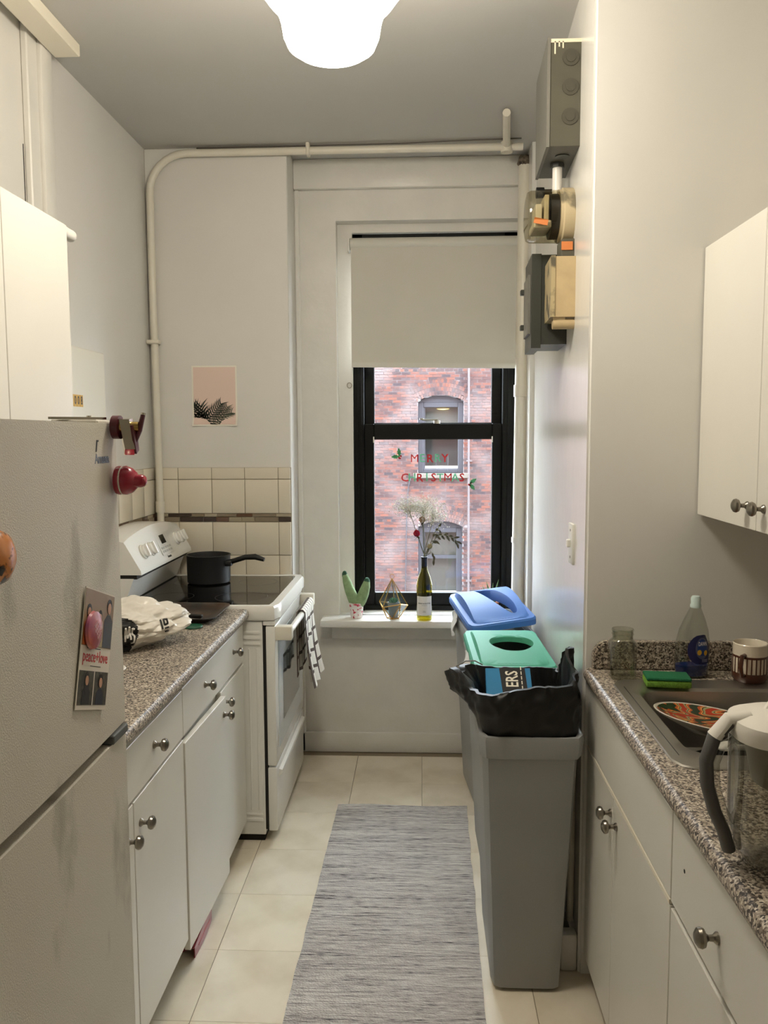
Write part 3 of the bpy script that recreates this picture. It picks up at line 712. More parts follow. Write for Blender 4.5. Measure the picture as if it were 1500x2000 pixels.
def counter(name, xf, xb, y0, y1, z0, z1, label, hole=None, sgn=1):
    """bullnose slab; xf front edge; hole=(x0,x1,y0,y1)"""
    r = (z1-z0)/2; b = nb(); fb = 0.045
    pr = [(xf + sgn*fb, z1), (xf + sgn*r*0.9, z1)] + [(xf + sgn*r*0.9*(1-math.sin(a)), z1 - r*1.0 + r*math.cos(a)) for a in [i*PI/8 for i in range(1, 8)]] + [(xf + sgn*r*0.9, z0), (xf + sgn*fb, z0)]
    prism(b, [(x, y0, z) for x, z in pr], (0, y1-y0, 0))
    def bx2(a, c_, d, e): box(b, min(a, c_), max(a, c_), d, e, z0, z1)
    if not hole: bx2(xf+sgn*fb, xb, y0, y1)
    else:
        hx0, hx1, hy0, hy1 = hole
        bx2(xf+sgn*fb, hx0, y0, y1); bx2(hx1, xb, y0, y1); bx2(hx0, hx1, y0, hy0); bx2(hx0, hx1, hy1, y1)
    bmesh.ops.remove_doubles(b, verts=b.verts[:], dist=1e-5)
    return single(name, b, GRAN, label, 'countertop')
counter('countertop', -0.648, XL+0.01, 1.42, 3.037, 0.883, 0.921, 'speckled grey laminate countertop on the left between refrigerator and stove', None, -1)
# right base cabinets
XQ = 0.470
t = thing('sink_cabinet', 'white sink base cabinet on the right beside the trash bins', 'cabinet', (0.78, 1.9, 0), None, 'base cabinets')
base_body(t, XQ+0.019, 1.085, 1.516, 2.305, 0.07, 0.72, -1)
part('side_panel', box(nb(), XQ+0.019, 1.085, 2.29, 2.305, 0.72, 0.875), CAB, t)
door(t, 'false_drawer', XQ, XQ+0.018, 1.516, 2.305, 0.692, 0.868, [], -1)
part('chipped_edge', box(nb(), XQ-0.001, XQ+0.017, 1.52, 2.30, 0.682, 0.6905), EDGE, t)
door(t, 'door', XQ, XQ+0.018, 1.982, 2.305, 0.065, 0.681, [(2.005, 0.632)], -1)
door(t, 'door', XQ, XQ+0.018, 1.516, 1.980, 0.065, 0.681, [(1.945, 0.625)], -1)
t = thing('base_cabinet', 'white base cabinet at the right front with a single large knob drawer', 'cabinet', (0.78, 1.15, 0), None, 'base cabinets')
base_body(t, XQ+0.019, 1.085, 0.75, 1.514, 0.07, 0.875, -1)
door(t, 'drawer', XQ, XQ+0.018, 0.75, 1.514, 0.690, 0.868, [(1.270, 0.772)], -1)
door(t, 'door', XQ, XQ+0.018, 1.135, 1.514, 0.065, 0.680, [], -1)
door(t, 'door', XQ, XQ+0.018, 0.75, 1.133, 0.065, 0.680, [], -1)
part('screw_hole', cyl(nb(), (XQ-0.0005, 1.44, 0.79), (XQ+0.002, 1.44, 0.79), 0.004, n=8), DARK, t)
SX0, SX1, SY0, SY1 = 0.545, 1.01, 1.655, 2.135
counter('countertop', 0.455, 1.088, 0.75, 2.306, 0.876, 0.915, 'speckled grey laminate countertop on the right holding the sink', (SX0, SX1, SY0, SY1), 1)
b = nb(); prof = [(0.478, 0.9155)] + [(0.520-0.042*math.cos(a), 0.953+0.042*math.sin(a)) for a in [i*PI/2/6 for i in range(7)]] + [(1.088, 0.995), (1.088, 0.9155)]
prism(b, [(x, 2.286, z) for x, z in prof], (0, 0.022, 0)); bmesh.ops.bevel(b, geom=[e for e in b.edges if all(abs(v.co.y-2.286) < 1e-5 for v in e.verts)], offset=0.004, segments=2, affect='EDGES')
single('backsplash', b, GRAN, 'speckled laminate backsplash with a rounded end behind the sink', 'backsplash')
# wall cabinets
def wall_cab(label, x0, x1, y0, y1, z0, z1, seams, knobs, d):
    t = thing('wall_cabinet', label, 'cabinet', ((x0+x1)/2, (y0+y1)/2, z0), None, 'wall cabinets')
    if d > 0: part('body', box(nb(), x0, x1-0.019, y0, y1, z0, z1), CAB, t); fx = (x1-0.018, x1)
    else: part('body', box(nb(), x0+0.019, x1, y0, y1, z0, z1), CAB, t); fx = (x0, x0+0.018)
    for (a, c_), k in zip(zip(seams, seams[1:]), knobs): door(t, 'door', fx[0], fx[1], a, c_, z0, z1, k, d)
    return t
wcl = wall_cab('white wall cabinet on the left behind the refrigerator top', XL+0.002, -0.90, 1.46, 2.122, 1.37, 2.105, [1.46, 1.787, 2.122], [[(1.755, 1.44)], [(1.82, 1.44)]], 1)
part('rod_stub', cyl(cyl(nb(), (-0.925, 2.10, 2.096), (-0.925, 2.205, 2.096), 0.0155, n=18), (-0.925, 2.205, 2.096), (-0.925, 2.210, 2.096), 0.014, 0.011, n=18), TRIM, wcl, 35, 'short white rod stub')
wall_cab('white two-door wall cabinet on the right above the sink', 0.757, 1.088, 1.50, 2.306, 1.348, 2.066, [1.50, 1.905, 2.306], [[(1.862, 1.403)], [(1.955, 1.403)]], -1)
# numbered panel on left wall
t = thing('panel_box', 'flat white panel on the left wall with gold 008 number plates', 'panel', (-1.23, 2.95, 1.42))
part('door', box(nb(), XL, -1.218, 2.70, 3.17, 1.44, 1.886, 0.003), M('panel_white', (232, 227, 212), 0.4), t)
for i, ch in enumerate('1008'):
    y = 2.886 + (i-1)*0.027
    o = part('number_plate', box(nb(), -1.218, -1.2172, y-0.0125, y+0.0125, 1.675, 1.717), M('gold_sticker', (206, 160, 58), 0.45), t)
    part('numeral', text_bm(ch, 0.042, facing((-1.2169, y, 1.696), 'px'), 0.0005, 0.0006, 0.75), M('black_ink', (22, 20, 18), 0.5), o, 0)

# ================================================================== REFRIGERATOR
t = thing('refrigerator', 'white top-freezer refrigerator with smudged doors in the left foreground', 'refrigerator', (-0.87, 1.06, 0))
FX = -0.52
part('body', box(nb(), -1.225, FX-0.062, 0.712, 1.408, 0.03, 1.578, 0.006, 2), FRIDGE, t)
part('gasket', box(nb(), FX-0.062, FX-0.05, 0.725, 1.395, 0.09, 1.575), M('gasket_grey', (150, 146, 136), 0.6), t)
def fdoor(name, z0, z1):
    b = nb(); n = 10
    pr = [(FX-0.052, 0.706)] + [(FX-0.006+0.006*math.sin(PI*i/n), 0.706+0.702*i/n) for i in range(n+1)] + [(FX-0.052, 1.408)]
    prism(b, [(x, y, z0) for x, y in pr], (0, 0, z1-z0))
    bmesh.ops.bevel(b, geom=[e for e in b.edges if e.calc_face_angle(0) > 0.6 and max(v.co.x for v in e.verts) > FX-0.03], offset=0.009, segments=3, affect='EDGES')
    return part(name, b, FRIDGE, t)
fz = fdoor('freezer_door', 1.068, 1.592); fd = fdoor('fridge_door', 0.10, 1.049)
b = nb(); box(b, FX-0.03, FX+0.022, 0.74, 0.775, 1.12, 1.40, 0.008, 2); part('handle', b, ENAMEL, fz)
b = nb(); box(b, FX-0.03, FX+0.022, 0.74, 0.775, 0.70, 1.02, 0.008, 2); part('handle', b, ENAMEL, fd)
part('hinge', box(nb(), FX-0.04, FX+0.001, 1.335, 1.402, 1.050, 1.066, 0.002), M('hinge_grey', (104, 108, 108), 0.5, metal=0.4), t)
part('hinge', box(nb(), FX-0.09, FX-0.01, 1.34, 1.40, 1.579, 1.5975, 0.003), FRIDGE, t)
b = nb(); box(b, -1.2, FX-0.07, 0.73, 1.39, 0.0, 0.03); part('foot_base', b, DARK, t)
part('grille', box(nb(), FX-0.09, FX-0.06, 0.72, 1.40, 0.0, 0.095, 0.003), M('gasket_grey', (150, 146, 136), 0.6), t)
b = text_bm('Amana', 0.022, facing((FX-0.0038, 1.338, 1.533), 'px'), 0.001, 0.0006, 1.0); part('badge', b, M('badge_silver', (92, 98, 110), 0.35, metal=0.6), fz, 0)
b = nb(); fr = facing((FX-0.0036, 1.318, 1.551), 'px'); flat(b, [(-.006, -.006), (-.003, -.006), (.001, .010), (.006, .010), (.006, .013), (-.001, .013)], fr, 0.001); part('badge_mark', b, M('badge_silver', (92, 98, 110), 0.35, metal=0.6), fz, 0)

# things on the refrigerator --------------------------------------
t = thing('chip_clip', 'large chrome and maroon magnetic clip on the top corner of the freezer door', 'clip', (FX+0.01, 1.40, 1.555))
CH = M('chrome', (190, 184, 168), 0.18, metal=1.0); MAR = M('maroon_plastic', (84, 24, 36), 0.35)
part('magnet', cyl(nb(), (FX, 1.385, 1.585), (FX+0.012, 1.385, 1.585), 0.020, n=18), MAR, t)
b = nb(); prism(b, [(FX+0.014, 1.372, 1.598), (FX+0.012, 1.395, 1.600), (FX+0.006, 1.404, 1.560), (FX+0.014, 1.392, 1.538), (FX+0.020, 1.380, 1.548)], (0.016, 0.004, 0)); part('front_jaw', b, CH, t)
b = nb(); prism(b, [(FX+0.031, 1.376, 1.588), (FX+0.031, 1.398, 1.590), (FX+0.034, 1.398, 1.546), (FX+0.034, 1.386, 1.540)], (0.004, 0, 0)); part('maroon_inlay', b, MAR, t)
part('spring_barrel', cyl(nb(), (FX+0.006, 1.384, 1.586), (FX+0.040, 1.392, 1.586), 0.0085, n=16), M('brass', (190, 164, 104), 0.25, metal=1.0), t)
b = nb(); tube(b, [(FX+0.032, 1.392, 1.560), (FX+0.040, 1.396, 1.580), (FX+0.046, 1.400, 1.606)], [0.005, 0.005, 0.004], 10); part('lever', b, MAR, t)
b = nb(); cyl(b, (FX+0.046, 1.400, 1.606), (FX+0.0465, 1.4003, 1.6095), 0.0042, n=10); part('lever_tip', b, CH, t)
t = thing('bottle_opener', 'flat steel blade lying on top of the refrigerator beside the clip', 'utensil', (FX-0.06, 1.30, 1.5985))
b = nb(); prism(b, [(FX-0.085, 1.325, 1.598), (FX-0.06, 1.34, 1.598), (FX-0.012, 1.385, 1.598), (FX-0.02, 1.392, 1.598), (FX-0.075, 1.35, 1.598)], (0, 0, 0.004)); part('blade', b, CH, t)
part('rivet', cyl(nb(), (FX-0.03, 1.355, 1.602), (FX-0.03, 1.355, 1.604), 0.004, n=8), CH, t)
t = thing('magnet_clip', 'red plastic magnetic clip on the freezer door below the badge', 'clip', (FX+0.015, 1.385, 1.49))
RP = M('crimson_plastic', (158, 22, 52), 0.25, coat=0.4)
mx = Euler((0, PI/2, 0)).to_matrix()
part('back_disc', lathe(nb(), [(0, 0), (0.024, 0), (0.025, 0.004), (0.024, 0.008), (0, 0.008)], (FX+0.001, 1.392, 1.495), 24, mx), RP, t)
part('white_pad', lathe(nb(), [(0, 0.008), (0.0235, 0.008), (0.0235, 0.011), (0, 0.011)], (FX+0.001, 1.392, 1.495), 24, mx), M('white_plastic', (236, 234, 226), 0.4), t)
part('front_shell', lathe(nb(), [(0, 0.011), (0.0245, 0.011), (0.025, 0.016), (0.021, 0.026), (0.013, 0.034), (0, 0.037)], (FX+0.001, 1.392, 1.495), 24, mx), RP, t)
b = nb(); box(b, FX+0.018, FX+0.052, 1.378, 1.402, 1.483, 1.505, 0.009, 3); part('thumb_tab', b, RP, t)
t = thing('food_magnet', 'glossy orange and black round food magnet at the left edge', 'magnet', (FX+0.012, 0.985, 1.34))
b = nb(); lathe(b, [(0, 0), (0.030, 0), (0.034, 0.006), (0.030, 0.014), (0.018, 0.021), (0, 0.023)], (FX+0.004, 0.965, 1.425), 24, mx); part('dome', b, M('sushi_orange', (206, 128, 62), 0.25, col2=(38, 30, 26), vscale=34, lo=0.45, hi=0.5, coat=0.5), t)
# photo card strip
frc = facing((FX+0.0012, 1.270, 1.232), 'px') @ Matrix.Rotation(-0.32, 4, 'Z')
t = thing('photo_card', 'photo greeting card with red peace and love lettering on the refrigerator door', 'card', (FX, 1.270, 1.12))
pap = M('card_paper', (226, 218, 206), 0.45)
CW, CHh = 0.061, 0.093
part('paper', flat(nb(), [(-CW, -CHh), (CW, -CHh), (CW, CHh), (-CW, CHh)], frc, 0.0012), pap, t, 0)
f2 = frc @ Matrix.Translation((0, 0, 0.0013)); f3 = frc @ Matrix.Translation((0, 0, 0.0018)); f4 = frc @ Matrix.Translation((0, 0, 0.0023))
ph = part('photo_print', flat(nb(), [(-CW+.001, 0.004), (CW-.001, 0.004), (CW-.001, CHh-.002), (-CW+.001, CHh-.002)], f2, 0.0004), M('photo_tan', (150, 124, 92), 0.35), t, 0)
SK = M('print_skin', (196, 150, 122), 0.4); HR = M('print_hair', (30, 24, 24), 0.4)
def fig(parent, x, y, h, cloth, long_hair, base):
    part('printed_figure', flat(nb(), [(x-.018*h, base), (x+.018*h, base), (x+.017*h, y-.020*h), (x+.006*h, y-.011*h), (x-.006*h, y-.011*h), (x-.017*h, y-.020*h)], f3, 0.0003), cloth, parent, 0)
    part('printed_hair', flat(nb(), oval(x, y+.002*h - (.008*h if long_hair else 0), .0105*h, .012*h if not long_hair else .021*h), f3, 0.0004), HR, parent, 0)
    part('printed_face', flat(nb(), oval(x, y-.001*h, .0072*h, .0088*h), f4, 0.0003), SK, parent, 0)
fig(ph, -0.042, 0.056, 0.9, M('print_orange', (206, 110, 62), 0.4), False, 0.005)
fig(ph, 0.004, 0.050, 0.9, M('print_beige', (176, 156, 122), 0.4), True, 0.005)
fig(ph, 0.040, 0.070, 1.05, M('print_slate', (76, 74, 80), 0.4), False, 0.005)
part('lettering', text_bm('peace+love', 0.026, frc @ Matrix.Translation((0, -0.012, 0.0016)), 0.0004, 0.0001, 0.86), M('print_red', (200, 62, 66), 0.4), t, 0)
part('small_lettering', flat(flat(nb(), [(-0.036, 0.0005), (0.018, 0.0005), (0.018, 0.0018), (-0.036, 0.0018)], f2, 0.0003), [(-0.018, -0.0268), (0.024, -0.0268), (0.024, -0.0258), (-0.018, -0.0258)], f2, 0.0003), HR, t, 0)
ph2 = part('photo_print', flat(nb(), [(-CW+.003, -CHh+.007), (CW-.003, -CHh+.007), (CW-.003, -0.034), (-CW+.003, -0.034)], f2, 0.0004), M('photo_dark', (92, 84, 72), 0.35, col2=(44, 40, 34), vscale=120), t, 0)
part('photo_divider', flat(nb(), [(-0.0015, -CHh+.007), (0.0015, -CHh+.007), (0.0015, -0.034), (-0.0015, -0.034)], f3, 0.0003), pap, ph2, 0)
fig(ph2, -0.028, -0.048, 0.85, M('print_black', (26, 26, 28), 0.4), True, -CHh+.008)
fig(ph2, 0.028, -0.050, 0.90, M('print_navy', (34, 36, 52), 0.4), False, -CHh+.008)
t = thing('pin_button', 'round purple and orange pin button holding the photo card', 'magnet', (FX+0.005, 1.252, 1.235))
b = nb(); lathe(b, [(0, 0.0), (0.029, 0.0), (0.0305, 0.002), (0.029, 0.006), (0.018, 0.009), (0, 0.010)], (FX+0.0045, 1.252, 1.268), 28, mx); part('button_face', b, M('button_print', (206, 110, 92), 0.2, col2=(150, 82, 130), vscale=14, lo=0.35, hi=0.6, coat=0.6), t)
fb_ = facing((FX+0.0135, 1.252, 1.268), 'px') @ Matrix.Rotation(0.5, 4, 'Z'); b = nb()
for y, l in ((0.010, 0.007), (0.003, 0.010), (-0.004, 0.008), (-0.011, 0.009)):
    for k in range(4): flat(b, [(-l+k*l*0.52, y), (-l+k*l*0.52+l*0.36, y), (-l+k*l*0.52+l*0.36, y+0.0045), (-l+k*l*0.52+l*0.2, y+0.0045)], fb_, 0.001)
part('button_lettering', b, M('print_pale', (226, 180, 190), 0.4), t, 0)

# ================================================================== STOVE
t = thing('electric_stove', 'white electric range with black glass cooktop and arched control panel', 'stove', (-0.89, 3.415, 0))
SY, SE, SF = 3.052, 3.765, -0.555
b = nb(); box(b, -1.225, -0.603, SY+0.004, SE-0.004, 0.03, 0.872, 0.003)
bd = part('body', b, ENAMEL, t)
b = nb()
for x0, x1, z0, z1 in ((-0.70, -0.612, 0.80, 0.812), (-0.70, -0.612, 0.822, 0.834), (-0.70, -0.612, 0.778, 0.788), (-0.70, -0.612, 0.085, 0.097), (-0.70, -0.612, 0.108, 0.118)):
    box(b, x0, x1, SY+0.0005, SY+0.005, z0, z1, 0.002, 2)
box(b, -0.658, -0.652, SY+0.0015, SY+0.005, 0.13, 0.765, 0.001); box(b, -0.628, -0.618, SY+0.0015, SY+0.005, 0.13, 0.765, 0.001)
part('side_embossing', b, ENAMEL, bd)
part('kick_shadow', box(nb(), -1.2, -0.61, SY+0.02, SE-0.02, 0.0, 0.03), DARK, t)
part('door_gap', box(nb(), -0.603, -0.592, SY+0.010, SE-0.01, 0.05, 0.865), DARK, t)
# cooktop: white rim with recessed black glass
b = nb(); rg = [rring(-0.885, 3.408, 0.69, 0.714, 0.012, z) for z in (0.875,)]
rings = [rring(-0.885, 3.408, 0.68, 0.714, 0.02, 0.874, 72), rring(-0.885, 3.408, 0.69, 0.722, 0.022, 0.880, 72), rring(-0.885, 3.408, 0.69, 0.722, 0.022, 0.922, 72), rring(-0.885, 3.408, 0.680, 0.712, 0.02, 0.930, 72),
         rring(-0.880, 3.408, 0.612, 0.664, 0.015, 0.930, 72), rring(-0.880, 3.408, 0.608, 0.660, 0.015, 0.926, 72)]
loft(b, rings); part('cooktop_rim', b, ENAMEL, t)
gl = part('cooktop_glass', box(nb(), -1.186, -0.574, 3.076, 3.740, 0.916, 0.9275), BLKGLASS, t)
for (x, y, r) in ((-0.72, 3.24, 0.105), (-0.72, 3.58, 0.085), (-1.00, 3.24, 0.085), (-0.99, 3.58, 0.105)):
    b = nb(); loft(b, [[Vector((x+q*math.cos(a), y+q*math.sin(a), 0.9277)) for a in [i*2*PI/40 for i in range(40)]] for q in (r-0.002, r)])
    part('burner_ring', b, M('burner_print', (52, 50, 50), 0.3), gl, 0)
# oven door, drawer
dr = part('oven_door', box(nb(), -0.591, SF, SY+0.004, SE-0.004, 0.305, 0.852, 0.005, 2), ENAMEL, t)
part('door_glass', box(nb(), SF-0.002, SF+0.0025, SY+0.06, SE-0.02, 0.36, 0.80, 0.001), M('white_oven_glass', (214, 220, 222), 0.06, coat=0.6), dr)
part('oven_window', box(nb(), SF+0.0015, SF+0.0035, SY+0.16, SE-0.13, 0.44, 0.70), M('grey_oven_window', (120, 126, 128), 0.08, coat=0.6), dr)
b = nb()
for k in range(5): box(b, SF-0.03, SF+0.0015, SY+0.10+k*0.11, SY+0.18+k*0.11, 0.862, 0.872)
part('vent_trim', box(nb(), -0.60, SF+0.001, SY+0.002, SE-0.002, 0.855, 0.873, 0.002), ENAMEL, t)
part('vent_slots', b, M('vent_grey', (150, 150, 148), 0.4), t)
hx = SF+0.052
b = nb(); tube(b, [(hx-0.006, SY+0.05, 0.822), (hx, SY+0.10, 0.826), (hx+0.004, 3.40, 0.828), (hx, SE-0.10, 0.826), (hx-0.006, SE-0.05, 0.822)], 0.013, 14)
hd_ = part('door_handle', b, ENAMEL, dr)
for y in (SY+0.035, SE-0.035): part('handle_post', box(nb(), SF-0.002, hx+0.010, y-0.022, y+0.022, 0.795, 0.848, 0.004, 2), M('post_cream', (226, 220, 204), 0.35), dr)
b = nb(); box(b, -0.591, SF-0.001, SY+0.004, SE-0.004, 0.045, 0.298, 0.005, 2)
dw = part('storage_drawer', b, ENAMEL, t)
b = nb(); prism(b, [(SF-0.002, SY+0.05, 0.245), (SF+0.014, SY+0.05, 0.262), (SF+0.012, SY+0.05, 0.272), (SF-0.002, SY+0.05, 0.276)], (0, SE-SY-0.10, 0)); part('drawer_pull', b, ENAMEL, dw)
# backguard
b = nb(); n = 16
def bg(yy, zt): return zt
arch = [(SY+0.004+(3.738-SY-0.004)*i/n, 1.172 + 0.034*math.sin(PI*i/n)**0.8) for i in range(n+1)]
front_b = -1.060; front_t = -1.118
rings = []
for y, zt in arch:
    rings.append([Vector(p) for p in ((-1.232, y, 1.045), (front_b, y, 1.045), (front_b-0.002, y, 1.06), (front_t, y, zt-0.014), (front_t-0.008, y, zt-0.003), (front_t-0.025, y, zt), (-1.232, y, zt))])
loft(b, rings, True, True, True); bg_ = part('control_panel', b, ENAMEL, t)
part('lower_backguard', prism(nb(), [(-1.232, SY+0.008, 0.925), (-1.150, SY+0.008, 0.925), (-1.130, SY+0.008, 0.932), (-1.092, SY+0.008, 1.03), (-1.232, SY+0.008, 1.03)], (0, 3.736-SY-0.008, 0)), ENAMEL, t)
part('backguard_slot', box(nb(), -1.23, front_b-0.02, SY+0.01, 3.735, 1.028, 1.046), DARK, t)
sl = math.atan2(front_t-front_b, 0.125)
def on_panel(y, z):
    i_ = (y-SY-0.004)/(3.738-SY-0.004); zt = 1.172 + 0.034*math.sin(PI*max(0, min(1, i_)))**0.8
    return Vector((front_b-0.002 + (z-1.06)*(front_t-front_b+0.002)/(zt-0.014-1.06), y, z))
pn = Euler((0, PI/2+sl, 0)).to_matrix()
for y in (3.17, 3.255, 3.60, 3.69):
    p = on_panel(y, 1.118)
    k = part('control_knob', lathe(nb(), [(0, 0), (0.030, 0), (0.030, 0.004), (0.026, 0.007), (0.025, 0.013), (0.021, 0.016), (0, 0.0165)], p, 24, pn), ENAMEL, bg_)
    b = nb(); box(b, -0.026, 0.026, -0.008, 0.008, 0.014, 0.026, 0.004, 2); bmesh.ops.transform(b, matrix=Matrix.Translation(p) @ pn.to_4x4(), verts=b.verts[:]); part('knob_grip', b, ENAMEL, k)
    b = nb(); box(b, -0.0255, -0.018, -0.001, 0.001, 0.0401, 0.0406); b.free()
fr = Matrix.Translation(on_panel(3.425, 1.118)) @ pn.to_4x4() @ Euler((0, 0, PI/2)).to_matrix().to_4x4()
dp = part('display_bezel', flat(nb(), [(-0.075, -0.045), (0.075, -0.045), (0.075, 0.045), (-0.075, 0.045)], fr, 0.0015), M('bezel_grey', (206, 204, 196), 0.4), bg_, 0)
fr2 = fr @ Matrix.Translation((0, 0, 0.0016))
part('clock_display', flat(nb(), [(-0.028, 0.002), (0.028, 0.002), (0.028, 0.040), (-0.028, 0.040)], fr2, 0.001), M('display_dark', (28, 34, 30), 0.15), dp, 0)
b = nb()
for i in range(5):
    for j in range(2): flat(b, [(-0.060+i*0.026, -0.036+j*0.016), (-0.042+i*0.026, -0.036+j*0.016), (-0.042+i*0.026, -0.027+j*0.016), (-0.060+i*0.026, -0.027+j*0.016)], fr2, 0.0008)
part('buttons', b, M('button_grey', (176, 176, 170), 0.5), dp, 0)
fr3 = Matrix.Translation(on_panel(3.425, 1.066)) @ pn.to_4x4() @ Euler((0, 0, PI/2)).to_matrix().to_4x4()
part('badge', text_bm('Amana', 0.017, fr3, 0.0012, 0.0004), M('badge_ink', (40, 42, 46), 0.4), bg_, 0)

# saucepan
t = thing('saucepan', 'matte black saucepan standing on the back of the cooktop', 'saucepan', (-0.935, 3.575, 0.929))
px_, py_ = -0.935, 3.565
part('pot', lathe(nb(), [(0, 0.9285), (0.086, 0.9285), (0.093, 0.934), (0.0945, 1.048), (0.097, 1.052), (0.0925, 1.053), (0.090, 1.045), (0.088, 0.938), (0, 0.935)], (px_, py_, 0), 40), PAN, t)
b = nb(); tube(b, [(px_+0.088, py_-0.02, 1.018), (px_+0.125, py_-0.028, 1.030), (px_+0.17, py_-0.035, 1.045), (px_+0.215, py_-0.042, 1.048), (px_+0.255, py_-0.048, 1.036)], [0.012, 0.011, 0.0115, 0.013, 0.009], 12)
part('handle', b, BLKPLASTIC, t)
part('handle_bracket', box(nb(), px_+0.075, px_+0.11, py_-0.045, py_-0.003, 1.005, 1.03, 0.006, 2), BLKPLASTIC, t)

# oven tray with spatula on the counter
t = thing('baking_tray', 'dark baking tray resting on the counter against the stove', 'tray', (-0.90, 2.905, 0.921))
b = nb(); cx, cyy = -0.895, 2.905
loft(b, [rring(cx, cyy, 0.30, 0.22, 0.03, 0.9215), rring(cx, cyy, 0.335, 0.262, 0.03, 0.943), rring(cx, cyy, 0.362, 0.282, 0.034, 0.944), rring(cx, cyy, 0.362, 0.282, 0.034, 0.941), rring(cx, cyy, 0.33, 0.258, 0.03, 0.940), rring(cx, cyy, 0.296, 0.216, 0.03, 0.9235)], True, True, True)
part('pan', b, M('burnt_nonstick', (40, 36, 32), 0.4, col2=(66, 46, 30), vscale=9, lo=0.42, hi=0.6), t)
b = nb(); box(b, -0.06, 0.06, -0.009, 0.009, 0, 0.014, 0.005, 2); box(b, -0.16, -0.06, -0.004, 0.004, 0.004, 0.008); box(b, -0.24, -0.16, -0.03, 0.03, 0.003, 0.006)
bmesh.ops.rotate(b, verts=b.verts[:], cent=(0, 0, 0), matrix=Matrix.Rotation(-0.22, 3, 'Z')); bmesh.ops.translate(b, verts=b.verts[:], vec=(-0.83, 2.85, 0.930))
single('spatula', b, BLKPLASTIC, 'black handled spatula lying in the baking tray', 'spatula')
b = nb(); lathe(b, [(0, 0.9215), (0.030, 0.9215), (0.032, 0.925), (0.030, 0.9285), (0, 0.9285)], (-0.775, 2.735, 0), 20)
single('plastic_disc', b, M('dark_green_plastic', (30, 86, 62), 0.4), 'dark green plastic disc on the counter in front of the baking tray', 'disc')
b = nb(); lathe(b, [(0, 0.9215), (0.040, 0.9215), (0.044, 0.924), (0.042, 0.927), (0, 0.926)], (-0.868, 2.22, 0), 28)
single('plastic_disc', b, M('white_plastic', (236, 234, 226), 0.4), 'white round plastic disc on the left counter beside the refrigerator', 'disc')

# crumpled carrier bag
def crumple(pt, seed, amp, sc):
    p = Vector(pt)*sc + Vector((seed, seed*1.7, 0))
    v = noise.noise(p) + 0.5*noise.noise(p*2.3) 
    cell = noise.cell_vector(p*1.1)
    return amp*(v*0.8 + 0.55*(abs(noise.noise(p*1.5+Vector((9, 3, 1))))*2-0.6))
t = thing('carrier_bag', 'crumpled white plastic carrier bag with black print on the left counter', 'bag', (-0.88, 2.50, 0.921))
b = nb(); bmesh.ops.create_icosphere(b, subdivisions=6, radius=1)
for v in b.verts:
    d = v.co.copy(); rg_ = 1-2*abs(noise.noise(d*2.6+Vector((4, 7, 2)))); rg2 = 1-2*abs(noise.noise(d*5.5+Vector((1, 3, 8)))); k = 0.93 + crumple(d, 2.0, 0.20, 1.6) + 0.09*rg_ + 0.035*rg2
    x, y, z = d.x*k, d.y*k, d.z*k
    hgt = 0.086*(1.0 - 0.30*max(0, x))
    sq_ = 1 - 0.12*max(0, -z); v.co = Vector((-0.905 + x*0.160*sq_ + 0.02*z, 2.50 + y*0.150*sq_ + x*0.055, 0.921 + max(0.0, 0.060 + z*hgt)))
part('film', b, M('bag_plastic', (236, 230, 218), 0.32, var=0.08, vscale=9, trans=0.0), t, 24)
from mathutils.bvhtree import BVHTree
film = t.children[0]
bvh = BVHTree.FromPolygons([v.co[:] for v in film.data.vertices], [p.vertices[:] for p in film.data.polygons])
def on_bag(y, z):
    """hit the bag from the aisle side"""
    o = Vector((0.0, 0.6, 1.5)); d = (Vector((-0.86, y, z)) - o).normalized(); h_ = bvh.ray_cast(o - t.location, d)
    return (h_[0] - d*0.0045) if h_[0] is not None else None
def bag_print(name, inside, mat, off=0.0015):
    b = nb(); A = Vector((0.0, 0.6, 1.5)) - t.location; me = film.data; vm = {}
    for p in me.polygons:
        c_ = p.center; d = (c_-A).normalized()
        if d.dot(p.normal) > -0.05: continue
        k = (-0.86 - t.location.x - A.x)/d.x; q = A + d*k + t.location
        h_ = bvh.ray_cast(A, d)
        if inside(q.y, q.z) and h_[0] is not None and (h_[0]-c_).length < 0.02:
            for vi in p.vertices:
                if vi not in vm: vm[vi] = b.verts.new(me.vertices[vi].co + me.vertices[vi].normal*off + t.location)
            b.faces.new([vm[vi] for vi in p.vertices])
    if len(b.faces): return part(name, b, mat, t)
    b.free()
INK = M('black_ink', (22, 20, 18), 0.5)
bag_print('black_label', lambda y, z: y < 2.425 - 3.2*(z-0.985)**2*8 and 0.93 < z < 1.05, INK)
WH = M('print_white', (236, 232, 224), 0.5)
def strokes(name, segs, mat, wd, off):
    b = nb()
    for (ya, za), (yb, zb) in segs:
        pts = [on_bag(ya+(yb-ya)*i/5, za+(zb-za)*i/5) for i in range(6)]
        if any(p is None for p in pts): continue
        tube(b, [p + t.location + Vector((off, 0, 0)) for p in pts], wd, 5)
    if len(b.faces): part(name, b, mat, t)
    else: b.free()
strokes('letter_m', [((2.335, 0.975), (2.338, 1.012)), ((2.338, 1.012), (2.350, 0.980)), ((2.350, 0.980), (2.362, 1.010)), ((2.362, 1.010), (2.370, 0.970))], WH, 0.003, 0.001)
strokes('letter_s', [((2.398, 0.994), (2.384, 1.000)), ((2.384, 1.000), (2.380, 0.985)), ((2.380, 0.985), (2.394, 0.974)), ((2.394, 0.974), (2.390, 0.957)), ((2.390, 0.957), (2.376, 0.960))], WH, 0.003, 0.001)
